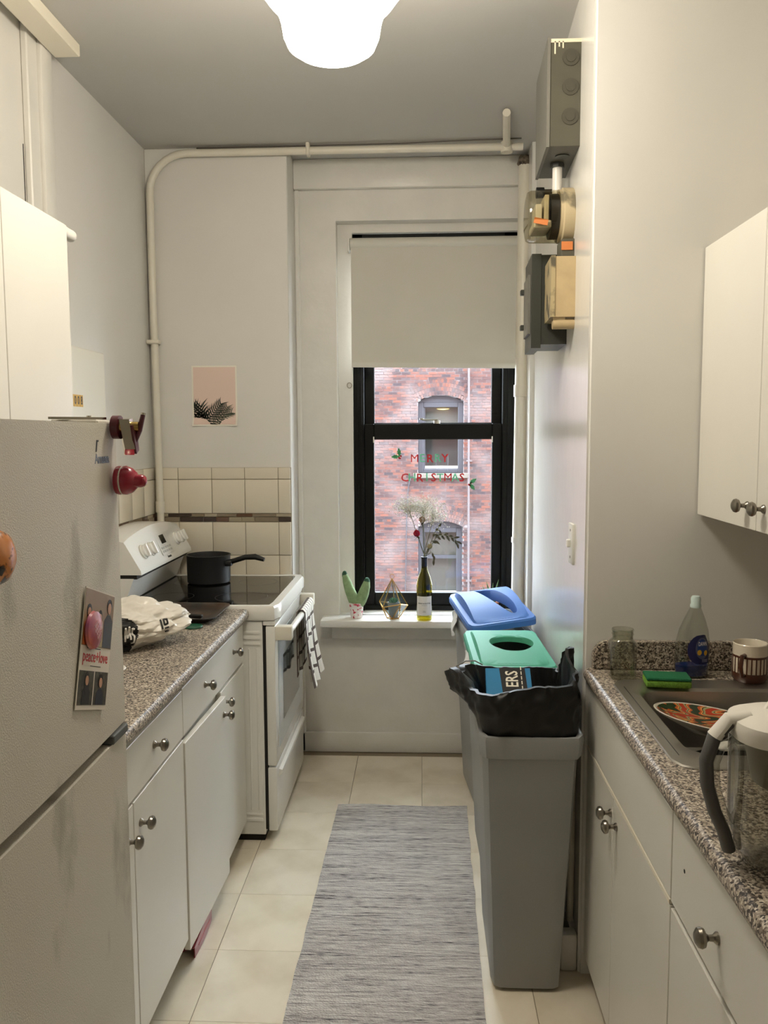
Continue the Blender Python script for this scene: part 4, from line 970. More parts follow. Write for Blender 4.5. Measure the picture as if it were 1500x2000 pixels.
strokes('small_print', [((2.60+a*1.0, z0_), (2.60+b_*1.0, z1_)) for a, z0_, b_, z1_ in ((0, 0.972, 0.012, 0.938), (0.026, 0.968, 0.056, 0.962), (0.056, 0.962, 0.058, 0.945), (0.058, 0.945, 0.03, 0.948), (0.03, 0.948, 0.026, 0.968), (0.03, 0.936, 0.062, 0.932), (0.034, 0.924, 0.064, 0.920))], INK, 0.0028, 0.0)

# dish towel on the oven handle
t = thing('dish_towel', 'white and brown checked dish towel hanging over the oven door handle', 'towel', (-0.49, 3.53, 0.54))
def towel_mat():
    m = bpy.data.materials.new('checked_towel'); m.use_nodes = True
    nt = m.node_tree; N = nt.nodes; L = nt.links; p = N['Principled BSDF']; p.inputs['Roughness'].default_value = 0.9
    uv = N.new('ShaderNodeUVMap'); uv.uv_map = 'weave'
    sp = N.new('ShaderNodeSeparateXYZ'); L.new(uv.outputs[0], sp.inputs[0])
    outs = []
    for k, n_ in ((0, 7.0), (1, 9.0)):
        a = N.new('ShaderNodeMath'); a.operation = 'MULTIPLY'; a.inputs[1].default_value = n_; L.new(sp.outputs[k], a.inputs[0])
        f_ = N.new('ShaderNodeMath'); f_.operation = 'FRACT'; L.new(a.outputs[0], f_.inputs[0])
        g = N.new('ShaderNodeMath'); g.operation = 'LESS_THAN'; g.inputs[1].default_value = 0.2; L.new(f_.outputs[0], g.inputs[0]); outs.append(g.outputs[0])
    mxm = N.new('ShaderNodeMath'); mxm.operation = 'MAXIMUM'; L.new(outs[0], mxm.inputs[0]); L.new(outs[1], mxm.inputs[1])
    mx_ = N.new('ShaderNodeMix'); mx_.data_type = 'RGBA'; L.new(mxm.outputs[0], mx_.inputs['Factor'])
    mx_.inputs['A'].default_value = lin((232, 226, 214)); mx_.inputs['B'].default_value = lin((88, 74, 66)); L.new(mx_.outputs['Result'], p.inputs['Base Color'])
    return m
def towel():
    b = nb(); nu, nv = 40, 44; uvl = b.loops.layers.uv.new('weave'); g = []
    zt = 0.845; lf, lb = 0.315, 0.27; total = lf+lb+0.05
    for i in range(nu+1):
        row = []
        for j in range(nv+1):
            u, s_ = i/nu, j/nv*total
            if s_ < lb:            # back, between handle and door
                dz = lb-s_; x = hx-0.017; z = zt-0.012-dz; fall = dz/lb
            elif s_ < lb+0.05:
                a = (s_-lb)/0.05*PI; x = hx-0.017*math.cos(a); z = zt-0.012+0.014*math.sin(a); fall = 0
            else:
                dz = s_-lb-0.05; x = hx+0.017; z = zt-0.012-dz; fall = dz/lf
            sgn = -1 if s_ < lb else 1
            fold = math.sin(u*PI*5.2+0.6)
            x += fall*(0.016*fold + (0.030 if sgn > 0 else -0.004)*fall) if sgn > 0 else 0.004*fall*fold
            y = 3.37 + u*0.27 + 0.05*fall*(u-0.3)*(1 if sgn > 0 else 0.6) + 0.012*fall*math.sin(u*17)
            z += 0.010*fall*math.sin(u*PI*2.6) 
            row.append((b.verts.new((x, y, z)), (u, j/nv)))
        g.append(row)
    for i in range(nu):
        for j in range(nv):
            q = (g[i][j], g[i+1][j], g[i+1][j+1], g[i][j+1])
            f_ = b.faces.new([k[0] for k in q])
            for lp_, k in zip(f_.loops, q): lp_[uvl].uv = k[1]
    thicken(b, 0.0025)
    return b
part('cloth', towel(), towel_mat(), t, 70)

# ================================================================== BINS
BGREY = M('bin_grey_plastic', (152, 153, 152), 0.42, var=0.05, vscale=5)
BLUE = M('blue_lid_plastic', (70, 116, 190), 0.55, spec=0.3); GRN = M('green_lid_plastic', (78, 168, 138), 0.55, spec=0.3)
def bin_(label, cx, cy, rot, lid=None):
    t = thing('trash_bin', label, 'trash bin', (cx, cy, 0), (0, 0, rot), 'slim grey bins by the right wall')
    w0, l0, w1, l1 = 0.195, 0.42, 0.262, 0.512
    def lv(z, e=0): k = z/0.74; return rring(0, 0, w0+(w1-w0)*k+e, l0+(l1-l0)*k+e, 0.03, z)
    b = nb(); loft(b, [lv(0.004, -0.02), lv(0.012), lv(0.35), lv(0.36, 0.002), lv(0.74), lv(0.74, -0.012), lv(0.36, -0.012), lv(0.03, -0.012)], True, True, True)
    part('body', b, BGREY, t)
    b = nb(); loft(b, [lv(0.705, 0.002), lv(0.700, 0.016), lv(0.748, 0.022), lv(0.760, 0.016), lv(0.760, -0.004), lv(0.72, -0.010)])
    part('rim', b, BGREY, t)
    return t
def lid_(label, mat, bin_t, loc, rot, hole, w=0.285, l=0.535):
    n = 96; b = nb()
    dh_ = 0.020 if hole == 'round' else 0.042
    yd = lambda y: dh_*max(0, 1-(abs(y)/(l/2-0.03))**2.2)
    def dome(ring, k=1.0): return [Vector((p.x, p.y, p.z + k*yd(p.y))) for p in ring]
    outer = rring(0, 0, w, l, 0.035, 0, n)
    rs = [rring(0, 0, w-0.012, l-0.012, 0.03, 0.004, n), outer, rring(0, 0, w, l, 0.035, 0.022, n), rring(0, 0, w-0.010, l-0.010, 0.032, 0.030, n), rring(0, 0, w-0.050, l-0.036, 0.028, 0.031, n),
          dome(rring(0, 0, w-0.060, l-0.040, 0.026, 0.033, n))]
    pl = rring(0, 0, w-0.060, l-0.040, 0.026, 0.033, n)
    if hole == 'round': hr = ering(0.014, -0.015, 0.078, 0.100, 0.033, n)
    else:
        hr = []
        for i in range(n):
            a = 2*PI*(i+0.5)/n; yy_ = 0.205*math.sin(a); hr.append(Vector((0.022 + 0.038*math.cos(a) - 0.20*yy_, yy_, 0.033)))
    for k in (0.33, 0.66, 0.96): rs.append(dome([p.lerp(q, k) for p, q in zip(pl, hr)]))
    rs.append([p + Vector((0, 0, -0.004)) for p in dome(hr)])
    rs.append([Vector((p.x*0.98, p.y*0.98, p.z-(0.022 if hole == 'round' else 0.050))) for p in dome(hr)])
    loft(b, rs); thicken(b, 0.002)
    sh = part('lid', b, mat, bin_t, 32, label); sh.location = loc; sh.rotation_euler = rot
    b = nb()
    for i in range(9): box(b, -0.06+i*0.012, -0.051+i*0.012, -l/2+0.034, -l/2+0.037, 0.033, 0.0352)
    box(b, -0.062, 0.06, -l/2+0.029, -l/2+0.0305, 0.0325, 0.0345)
    part('moulded_mark', b, mat, sh, 0)
bin_('grey slim trash bin nearest the camera lined with a black bag', 0.296, 2.432, 0.0)
bg2 = bin_('grey slim bin with a green round-hole lid, middle of the three', 0.312, 2.995, 0.02)
bb3 = bin_('grey slim bin with a crooked blue slotted lid beside the window sill', 0.305, 3.560, 0.10)
lid_('green bin lid with a round hole', GRN, bg2, (0, 0, 0.764), (0, 0, 0), 'round')
lid_('blue bin lid with a long slot, sitting crooked', BLUE, bb3, (0.0, 0.04, 0.796), (0.062, -0.122, 0.031), 'slot')
# liners showing under the lids
def liner(label, x, y, pts):
    b = nb(); nu = 10
    sheet(b, lambda u, v: Vector((x + 0.010*math.sin(u*9)*v - 0.012*v + 0.006*math.sin(v*5+u*4), y + u*0.16 + 0.02*math.sin(v*4), 0.775 - v*pts*(0.6+0.5*math.sin(u*3.4)))), 12, 10, 0.0015)
    return single('bin_liner', b, M('liner_white', (232, 230, 226), 0.4, var=0.05, vscale=20), label, 'bag', 'white bin liners')
liner('white bin liner bunched out under the left edge of the blue lid', 0.150, 3.56, 0.085)
liner('white bin liner bulging out under the left edge of the green lid', 0.168, 2.86, 0.07)
# rubbish inside the green bin
b = nb(); sheet(b, lambda u, v: Vector((0.235+u*0.12, 2.95+v*0.10, 0.735 + 0.03*v + 0.015*math.sin(u*5))), 8, 6, 0.002)
single('food_wrapper', b, M('wrapper_print', (206, 196, 120), 0.35, col2=(190, 60, 60), vscale=22, lo=0.42, hi=0.5), 'crumpled yellow and red wrapper inside the green bin hole', 'wrapper')
b = nb(); box(b, 0.21, 0.41, 2.81, 3.18, 0.62, 0.715, 0.02, 2); single('bin_fill', b, M('dark_bin_fill', (26, 24, 22), 0.6, var=0.5, vscale=14), 'dark rubbish filling the bin under the green lid', 'rubbish')
b = nb(); box(b, 0.225, 0.385, 3.345, 3.775, 0.60, 0.757, 0.02, 2); bmesh.ops.rotate(b, verts=b.verts[:], cent=(0.305, 3.56, 0.6), matrix=Matrix.Rotation(0.10, 3, 'Z')); single('bin_fill', b, M('dark_bin_fill', (26, 24, 22), 0.6, var=0.5, vscale=14), 'dark block standing for the shade inside the bin under the blue lid', 'rubbish')  # dark block added so the slot in the blue lid shows a shaded interior
# black bag in the front bin
t = thing('garbage_bag', 'black garbage bag draped open over the rim of the front bin', 'bag', (0.300, 2.432, 0.745))
BB = M('black_bag_film', (15, 14, 14), 0.42, spec=0.35)
cxb, cyb = 0.300, 2.432
def lip(a):
    """height of the open edge around the bag; a = 0 to the right, growing towards the window"""
    def bump(c0, wd): d = (a-c0+PI) % (2*PI) - PI; return math.exp(-(d/wd)**2)
    return 0.862 + 0.100*bump(-0.55, 0.55) + 0.030*bump(-PI/2-0.05, 0.45) + 0.050*bump(-PI+0.50, 0.25) - 0.058*bump(PI/2, 1.0) + 0.02*bump(PI-0.45, 0.25)
b = nb(); n = 200; rings = []
def ringat(z_fn, e_fn, seed, amp):
    base = rring(cxb, cyb, 0.246, 0.488, 0.05, 0, n); out = []
    for i, p in enumerate(base):
        d = Vector((p.x-cxb, p.y-cyb, 0)); a = math.atan2(d.y, d.x); dn = d.normalized()
        e = e_fn(a); z = z_fn(a)
        q = Vector((p.x, p.y, z)) + dn*e
        rg1 = 1-2*abs(noise.noise(Vector((a*2.6+z*9, z*7-a*1.5, 1.3)))); rg2 = 1-2*abs(noise.noise(Vector((a*6.5-z*16, z*12+a*2, 5.1)))); rg3 = noise.noise(Vector((a*14, z*30, seed)))
        cr = amp*(1.1*rg1 + 0.75*rg2 + 0.3*rg3)
        out.append(q + dn*cr + Vector((0, 0, 0.9*amp*noise.noise(Vector((a*5, seed, 4))))))
    return out
def lf_(a): return max(0, math.cos(a+PI-0.35))**4          # flap spreading to the left-front
def tuck(a, k): return 0.080*lf_(a)*k
for k in range(17):
    f_ = k/16
    rings.append(ringat(lambda a: 0.748 + (lip(a)-0.748)*f_, lambda a: 0.004 + 0.022*math.sin(PI*f_*0.9)*max(0.25, -math.cos(a)) + tuck(a, f_**1.2) - 0.020*f_*max(0, math.cos(a)), 1.0, 0.003+0.012*min(1, f_*1.6)))
rings.append(ringat(lambda a: lip(a)+0.001, lambda a: -0.004+tuck(a, 0.97)-0.020*max(0, math.cos(a)), 1.0, 0.014))
rings.append(ringat(lambda a: lip(a)-0.055, lambda a: -0.022+tuck(a, 0.6), 5.0, 0.011))
rings.append(ringat(lambda a: 0.70, lambda a: -0.035, 7.0, 0.010))
rings.append(ringat(lambda a: 0.60, lambda a: -0.045, 9.0, 0.010))
loft(b, rings, True, False, True)
part('film', b, BB, t, 50)
# cracker box
t = thing('cardboard_box', 'blue and black cardboard food box printed ERS in the garbage bag', 'box', (0.315, 2.42, 0.70))
b = nb(); fr = Matrix.Translation((0.262, 2.455, 0.826)) @ Euler((0.50, -0.02, -0.04)).to_matrix().to_4x4()
def inframe(b, fr):
    bmesh.ops.transform(b, matrix=fr, verts=b.verts[:]); return b
part('carton', inframe(box(nb(), -0.068, 0.068, -0.11, 0.060, -0.05, 0, 0.001), fr), M('carton_blue', (44, 128, 178), 0.4), t, 0)
b = nb(); prism(b, [(-0.016, -0.11, 0.0002), (0.056, -0.11, 0.0002), (0.052, 0.060, 0.0002), (-0.026, 0.060, 0.0002)], (0, 0, 0.0008)); part('black_panel', inframe(b, fr), M('carton_black', (34, 32, 34), 0.4), t, 0)
part('lettering', inframe(text_bm('ERS', 0.052, Matrix.Translation((0.012, 0.012, 0.0014)) @ Matrix.Rotation(PI/2, 4, 'Z'), 0.0006, 0.0008, 0.85), fr), M('carton_cream', (238, 232, 214), 0.5), t, 0)
b = nb()
for k in range(5): box(b, 0.038, 0.041, -0.03+k*0.02, -0.016+k*0.02, 0.001, 0.0016)
part('small_print', inframe(b, fr), M('carton_cream', (238, 232, 214), 0.5), t, 0)
b = nb(); tube(b, [(0.194, 2.60, 0.838), (0.170, 2.60, 0.851), (0.140, 2.60, 0.850), (0.112, 2.60, 0.834), (0.096, 2.60, 0.806), (0.100, 2.58, 0.780)], 0.0022, 6)
single('bag_tie', b, M('grey_cord', (120, 118, 114), 0.5), 'thin grey drawstring loop left of the garbage bag', 'cord')

# ================================================================== FLOOR THINGS
def rug():
    b = nb(); nu, nv = 40, 130
    def fn(u, v):
        y = 1.45 + v*(3.385-1.45); x0 = -0.375 + 0.020*(y-1.9)/1.5 + 0.005*noise.noise(Vector((0, y*9, 1))); x1 = 0.170 + 0.020*(y-2.0)/1.4 + 0.005*noise.noise(Vector((3, y*9, 1)))
        z = 0.0065 + 0.0012*noise.noise(Vector((u*5, y*9, 0)))
        return Vector((x0+(x1-x0)*u, y + 0.006*math.sin(u*7)*(v > 0.98), z))
    sheet(b, fn, nu, nv)
    thicken(b, 0.006)
    return b
single('rug', rug(), rug_mat(), 'grey woven rag runner rug on the kitchen floor', 'rug')
t = thing('plastic_scoop', 'red plastic dustpan poking out from under the left base cabinet', 'dustpan', (-0.74, 2.46, 0))
RD = M('red_plastic', (150, 28, 40), 0.3, var=0.2, vscale=20)
b = nb(); sheet(b, lambda u, v: Vector((-0.738+0.052*u, 2.36+v*0.20-0.03*u, 0.002+0.075*(1-u)**0.5*0+0.055*u*(1-0.35*abs(2*v-1)**2))), 8, 12, 0.003); part('pan', b, RD, t)
b = nb(); sheet(b, lambda u, v: Vector((-0.686+0.004*math.sin(v*PI), 2.335+v*0.20, 0.002+0.052*u*(1-0.35*abs(2*v-1)**2))), 4, 12, 0.003); part('front_lip', b, RD, t)
b = nb(); tube(b, [(-0.682, 2.37, 0.022), (-0.680, 2.435, 0.030), (-0.682, 2.50, 0.022)], 0.003, 6); part('rib', b, M('pale_red_plastic', (190, 96, 100), 0.3), t)

# ================================================================== WALL POSTER
t = thing('palm_poster', 'small pink poster of dark palm fronds on the wall above the stove', 'poster', (-0.948, YF, 1.615))
pw, phh = 0.104, 0.137
fp = Matrix.Translation((-0.948, YF-0.0015, 1.752)) @ Euler((PI/2, 0, 0)).to_matrix().to_4x4()
b = nb()
def curl(u, v): return 0.012*max(0, (0.12-v)/0.12)*abs(2*u-1)**2
sheet(b, lambda u, v: Vector((-0.948+(2*u-1)*pw, YF-0.001-curl(u, v), 1.752+(2*v-1)*phh)), 12, 16, 0.0004); part('paper', b, M('poster_paper', (240, 235, 222), 0.6), t)
PK = M('poster_pink', (230, 204, 190), 0.6)
b = nb(); sheet(b, lambda u, v: Vector((-0.948+(2*u-1)*(pw-0.007), YF-0.0018-curl(u, v), 1.752+(2*v-1)*(phh-0.007))), 12, 16); part('print', b, PK, t)
fq = Matrix.Translation((-0.948, YF-0.0024, 1.752)) @ Euler((PI/2, 0, 0)).to_matrix().to_4x4()
def frond(base, tip, n, ll, mat, bend, w=0.0021):
    b = nb(); rr_ = random.Random(n*7)
    bx, by = base; tx, ty = tip
    for i in range(n):
        s_ = (i+0.5)/n; px = bx+(tx-bx)*s_; py = by+(ty-by)*s_ + bend*math.sin(PI*s_)
        ang = math.atan2(ty-by, tx-bx)
        for sd in (1, -1):
            a = ang + sd*(1.05-0.45*s_); L_ = ll*(1-0.35*s_)*rr_.uniform(0.85, 1.1)
            ex, ey = px+L_*math.cos(a), py+L_*math.sin(a); nx, ny = -math.sin(a)*w, math.cos(a)*w
            mx_, my_ = (px+ex)/2+nx*1.5, (py+ey)/2
            pts = [(px-nx, py-ny), (mx_-nx, my_-ny), (ex, ey), (mx_+nx, my_+ny), (px+nx, py+ny)]
            pts = [(max(-pw+.007, min(pw-.008, x)), max(-phh+.007, y)) for x, y in pts]
            if len(set(pts)) < 5 or max(p[1] for p in pts) - min(p[1] for p in pts) < 0.002: continue
            flat(b, pts, fq, 0.0001)
    flat(b, [(bx-0.002, max(by, -phh+.007)), (bx+0.002, max(by, -phh+.007)), (tx, ty)], fq, 0.0001)
    part('printed_frond', b, mat, t, 0)
G1 = M('palm_dark', (44, 54, 44), 0.6); G2 = M('palm_grey', (92, 98, 82), 0.6)
frond((-0.040, -0.128), (-0.098, -0.045), 9, 0.075, G1, 0.0, 0.0030)
frond((-0.060, -0.128), (-0.062, -0.045), 6, 0.080, G1, 0.0, 0.0030)
frond((-0.045, -0.128), (0.030, -0.035), 11, 0.060, G1, 0.004, 0.0028)
frond((-0.010, -0.128), (0.078, -0.078), 12, 0.055, G2, 0.012, 0.0022)
frond((0.020, -0.128), (0.060, -0.050), 8, 0.045, G2, 0.006, 0.0020)
frond((-0.095, -0.085), (-0.03, -0.128), 8, 0.045, G1, 0.0, 0.0026)

# ================================================================== WINDOW SILL
ZS = 0.6905
# knitted cactus
t = thing('knitted_cactus', 'two-armed green knitted cactus in a pink floral cup on the sill', 'cactus', (-0.318, 3.94, ZS))
cx, cyy = -0.316, 3.94
part('cup', lathe(nb(), [(0, ZS), (0.027, ZS), (0.029, ZS+0.004), (0.035, ZS+0.072), (0.0335, ZS+0.074), (0.031, ZS+0.066), (0, ZS+0.064)], (cx, cyy, 0), 28), M('floral_cup', (238, 232, 228), 0.3, col2=(196, 62, 84), vscale=75, lo=0.40, hi=0.46), t)
KN = M('knit_green', (150, 176, 128), 0.9, bump=0.9, bscale=340, var=0.25, vscale=40)
def arm(pts, rs, tipm):
    b = nb(); tube(b, pts, rs, 20); a_ = part('arm', b, KN, t, 60)
    b = nb(); p = Vector(pts[-2]).lerp(Vector(pts[-1]), 0.2); lathe(b, [(0.0, -0.012), (rs[-2]*0.98, -0.010), (rs[-2]*0.95, 0.004), (rs[-2]*0.6, 0.014), (0, 0.018)], p, 16); part('tip', b, M('knit_dark_green', (52, 92, 70), 0.9, bump=0.9, bscale=340), a_)
arm([(cx+0.004, cyy, ZS+0.05), (cx-0.012, cyy, ZS+0.085), (cx-0.030, cyy, ZS+0.13), (cx-0.046, cyy+0.005, ZS+0.175), (cx-0.056, cyy+0.005, ZS+0.208), (cx-0.057, cyy+0.005, ZS+0.222)], [0.020, 0.027, 0.025, 0.020, 0.013, 0.006], 0)
arm([(cx+0.008, cyy, ZS+0.05), (cx+0.022, cyy-0.004, ZS+0.085), (cx+0.036, cyy-0.004, ZS+0.12), (cx+0.047, cyy-0.004, ZS+0.155), (cx+0.052, cyy-0.004, ZS+0.178), (cx+0.053, cyy-0.004, ZS+0.19)], [0.020, 0.027, 0.026, 0.021, 0.015, 0.007], 0)
# terrarium
t = thing('glass_terrarium', 'gold-edged geometric glass terrarium standing on the window sill', 'terrarium', (-0.138, 3.93, ZS))
cx, cyy = -0.138, 3.925
apex = Vector((cx-0.004, cyy, ZS+0.192)); bot = [Vector((cx+0.030*math.cos(a), cyy+0.030*math.sin(a), ZS+0.003)) for a in [PI/2*0.55+i*2*PI/5 for i in range(5)]]
mid = [Vector((cx+0.072*math.cos(a), cyy+0.060*math.sin(a), ZS+(0.078 if i % 2 else 0.062))) for i, a in enumerate([PI/2*0.55+PI/5+i*2*PI/5 for i in range(5)])]
GOLD = M('gold_wire', (196, 156, 86), 0.3, metal=0.9)
b = nb()
def seg(p, q): cyl(b, p, q, 0.0022, n=6)
for i in range(5):
    seg(bot[i], bot[(i+1) % 5]); seg(bot[i], mid[i]); seg(bot[(i+1) % 5], mid[i]); seg(mid[i], mid[(i+1) % 5]); seg(mid[i], apex)
part('wire_frame', b, GOLD, t)
TG = glass('terrarium_glass', (236, 242, 244), 0.02, 0.9)
for i in range(5):
    if i != 3:
        b = nb(); prism(b, [mid[i], mid[(i+1) % 5], apex], (0.0004, 0, 0)); part('pane', b, TG, t, 0)
    b = nb(); prism(b, [bot[(i+1) % 5], mid[i], mid[(i+1) % 5]], (0.0004, 0, 0)); part('pane', b, TG, t, 0)
b = nb(); tube(b, [apex+Vector((0.010*math.sin(a), 0, 0.012-0.012*math.cos(a))) for a in [i*2*PI/12 for i in range(13)]], 0.0016, 6); part('hanging_ring', b, GOLD, t)
t = thing('potted_succulent', 'tiny green succulent in a grey pot inside the terrarium', 'plant', (cx+0.003, cyy, ZS+0.004))
part('pot', lathe(nb(), [(0, ZS+0.005), (0.021, ZS+0.005), (0.028, ZS+0.070), (0.030, ZS+0.072), (0.030, ZS+0.080), (0.026, ZS+0.080), (0.025, ZS+0.072), (0, ZS+0.070)], (cx+0.003, cyy, 0), 24), M('grey_pot', (150, 154, 158), 0.7), t)
rr = random.Random(4); LG = M('succulent_green', (74, 128, 84), 0.5)
for i in range(13):
    a = i*2.4; tilt = 0.25+0.9*(i/13)
    b = nb(); d = Vector((math.cos(a)*math.sin(tilt), math.sin(a)*math.sin(tilt), math.cos(tilt))); p0 = Vector((cx+0.003, cyy, ZS+0.072))
    tube(b, [p0, p0+d*0.012, p0+d*0.024, p0+d*0.032], [0.003, 0.0055, 0.0045, 0.0008], 7); part('leaf', b, LG, t)
# wine bottle
t = thing('wine_bottle', 'green glass wine bottle with a white label used as a vase', 'bottle', (0.012, 3.905, ZS))
wx_, wy_ = 0.012, 3.905
WG = glass('olive_glass', (206, 200, 122), 0.03, 1.0)
part('glass', lathe(nb(), [(0, ZS+0.012), (0.02, ZS+0.006), (0.034, ZS), (0.0375, ZS+0.006), (0.0375, ZS+0.165), (0.036, ZS+0.180), (0.030, ZS+0.205), (0.021, ZS+0.228), (0.0155, ZS+0.245), (0.0140, ZS+0.262), (0.0140, ZS+0.292)], (wx_, wy_, 0), 36), WG, t)
part('glass_lining', lathe(nb(), [(0, ZS+0.016), (0.033, ZS+0.010), (0.0345, ZS+0.02), (0.0345, ZS+0.163), (0.027, ZS+0.203), (0.0125, ZS+0.247), (0.0118, ZS+0.292)], (wx_, wy_, 0), 32), WG, t)
part('foil', lathe(nb(), [(0.0144, ZS+0.250), (0.0146, ZS+0.293), (0.0158, ZS+0.295), (0.0158, ZS+0.303), (0.0120, ZS+0.304), (0.0118, ZS+0.29)], (wx_, wy_, 0), 28), M('black_foil', (24, 22, 22), 0.35), t)
b = nb(); sheet(b, lambda u, v: Vector((wx_+0.0381*math.sin((u-0.5)*2.2), wy_-0.0381*math.cos((u-0.5)*2.2), ZS+0.026+v*0.092)), 16, 2); lb_ = part('label', b, M('bottle_label', (228, 226, 222), 0.6), t)
b = text_bm('BREAD & BUTTER', 0.0088, Matrix.Identity(4), 0.0004, 0.0001, 0.92); bmesh.ops.triangulate(b, faces=b.faces[:])
for v in b.verts:
    a = v.co.x/0.0384; v.co = Vector((wx_+0.0384*math.sin(a), wy_-0.0384*math.cos(a)-v.co.z, ZS+0.084+v.co.y))
part('lettering', b, INK, lb_, 0)
b = nb()
for z, hw in ((0.074, 0.35), (0.047, 0.16), (0.042, 0.2)): sheet(b, lambda u, v: Vector((wx_+0.0384*math.sin((u-0.5)*2*hw), wy_-0.0384*math.cos((u-0.5)*2*hw), ZS+z+v*0.0016)), 6, 1)
part('fine_print', b, M('print_grey', (150, 146, 140), 0.6), lb_, 0)
# dried flowers
def thin(name, col, tr=0.5):
    if name in MATS: return MATS[name]
    m = bpy.data.materials.new(name); m.use_nodes = True; nt = m.node_tree; N = nt.nodes; L = nt.links; N.remove(N['Principled BSDF'])
    d_ = N.new('ShaderNodeBsdfDiffuse'); q_ = N.new('ShaderNodeBsdfTranslucent'); mx_ = N.new('ShaderNodeMixShader'); mx_.inputs[0].default_value = tr
    ns = N.new('ShaderNodeTexNoise'); ns.inputs['Scale'].default_value = 60; rp = N.new('ShaderNodeValToRGB'); L.new(ns.outputs['Fac'], rp.inputs[0])
    rp.color_ramp.elements[0].color = tuple(v*0.72 for v in lin(col)[:3]) + (1,); rp.color_ramp.elements[1].color = lin(col)
    rp.color_ramp.elements[0].position = 0.35; rp.color_ramp.elements[1].position = 0.6
    L.new(rp.outputs[0], d_.inputs[0]); L.new(rp.outputs[0], q_.inputs[0]); L.new(d_.outputs[0], mx_.inputs[1]); L.new(q_.outputs[0], mx_.inputs[2]); L.new(mx_.outputs[0], N['Material Output'].inputs[0])
    MATS[name] = m; return m
mouth = Vector((wx_, wy_, ZS+0.300)); foot = Vector((wx_, wy_, ZS+0.03))
STEM = M('dried_stem', (96, 98, 70), 0.8); BROWN = M('dried_leaf', (74, 70, 50), 0.8, var=0.2, vscale=30)
def stem(t, tip, mid_off=(0, 0, 0), r=0.0016, k0=0):
    m_ = mouth + Vector((random.uniform(-.007, .007), random.uniform(-.007, .007), 0)); f_ = foot + Vector((random.uniform(-.018, .018), random.uniform(-.018, .018), 0))
    tip = Vector(tip); c_ = (m_+tip)/2 + Vector(mid_off)
    pts = [f_, m_] + [(m_*(1-s_)**2 + c_*2*s_*(1-s_) + tip*s_*s_) for s_ in (0.25, 0.5, 0.75, 1)]
    part('stem', tube(nb(), pts, r, 6), STEM, t); return pts
FW = wy_
def wpt(px, py, y=FW): return Vector(((px-824)/1618*y, y, 1.57-(py-849.5)/1618*y))
def baby(label, tip, spread, n, seed):
    t = thing('dried_flower', label, 'flower', (wx_, wy_, ZS+0.02), None, 'dried flowers in the wine bottle')
    rr = random.Random(seed); pts = stem(t, tip); tip = Vector(tip)
    tw = nb(); fl_ = nb()
    for i in range(n):
        d = Vector((rr.gauss(0, 1)*spread[0], rr.gauss(0, 1)*spread[1], rr.gauss(0, 1)*spread[2]))
        p = tip + d; q = pts[-2].lerp(tip, rr.random())
        if i % 7 == 0: tube(tw, [q, (q+p)/2 + Vector((0, 0, 0.006)), p], 0.0005, 3)
        r = rr.uniform(0.0016, 0.0034)
        m4 = Matrix.Translation(p) @ Euler((rr.random()*3, rr.random()*3, 0)).to_matrix().to_4x4() @ Matrix.Scale(r, 4)
        bmesh.ops.create_icosphere(fl_, subdivisions=1, radius=1, matrix=m4)
    part('twigs', tw, M('pale_twig', (160, 156, 124), 0.8), t)
    o = part('blossoms', fl_, thin('dried_white_bloom', (252, 250, 244), 0.55), t, 0); o['kind'] = 'stuff'
baby("baby's breath spray spreading left, outermost of the bottle's dried flowers", wpt(797, 990), (0.036, 0.03, 0.022), 420, 1)
baby("dense white baby's breath spray above the middle of the bottle", wpt(826, 988), (0.046, 0.03, 0.024), 620, 2)
baby("white baby's breath spray falling right over the lower far window", wpt(848, 1006), (0.034, 0.03, 0.028), 460, 3)
def rose(label, tip, r, mat, seed, sepal=True):
    t = thing('dried_rose', label, 'flower', (wx_, wy_, ZS+0.02), None, 'dried flowers in the wine bottle')
    tip = Vector(tip); pts = stem(t, tip, r=0.002); rr = random.Random(seed); ax = (tip-pts[-2]).normalized()
    rotm = ax.to_track_quat('Z', 'Y').to_matrix()
    for k in range(11):
        a = k*2.4; rad = r*(0.25+0.75*k/11); hh = r*(1.25-0.45*k/11)
        b = nb()
        def fn(u, v):
            th = a + (u-0.5)*2.0; rr2 = rad*(0.35+0.65*v**0.6)*(1+0.12*math.sin(v*5)); z = -r*0.5 + hh*1.3*v - 0.2*r*(2*u-1)**2*v
            return rotm @ Vector((rr2*math.cos(th), rr2*math.sin(th), z)) + tip
        sheet(b, fn, 6, 5, 0.0006); part('petal', b, mat, t, 60)
    if sepal:
        for k in range(4):
            a = k*1.6; b = nb(); sheet(b, lambda u, v: rotm @ Vector((r*(0.2+0.9*v)*math.cos(a+(u-0.5)*(1-v)*1.4), r*(0.2+0.9*v)*math.sin(a+(u-0.5)*(1-v)*1.4), -r*(0.55+0.5*v))) + tip, 3, 4, 0.0005); part('leaf', b, BROWN, t, 60)
rose('dusty red dried rose on the left of the bouquet', wpt(815, 1044), 0.021, thin('rose_red', (186, 58, 80), 0.35), 5)
rose('faded beige dried rose at the top of the bouquet', wpt(825, 1017), 0.020, thin('rose_beige', (190, 158, 130), 0.35), 6)
rose('small faded greenish dried rose low over the bottle neck', wpt(839, 1069), 0.017, M('rose_olive', (146, 134, 100), 0.8), 7)
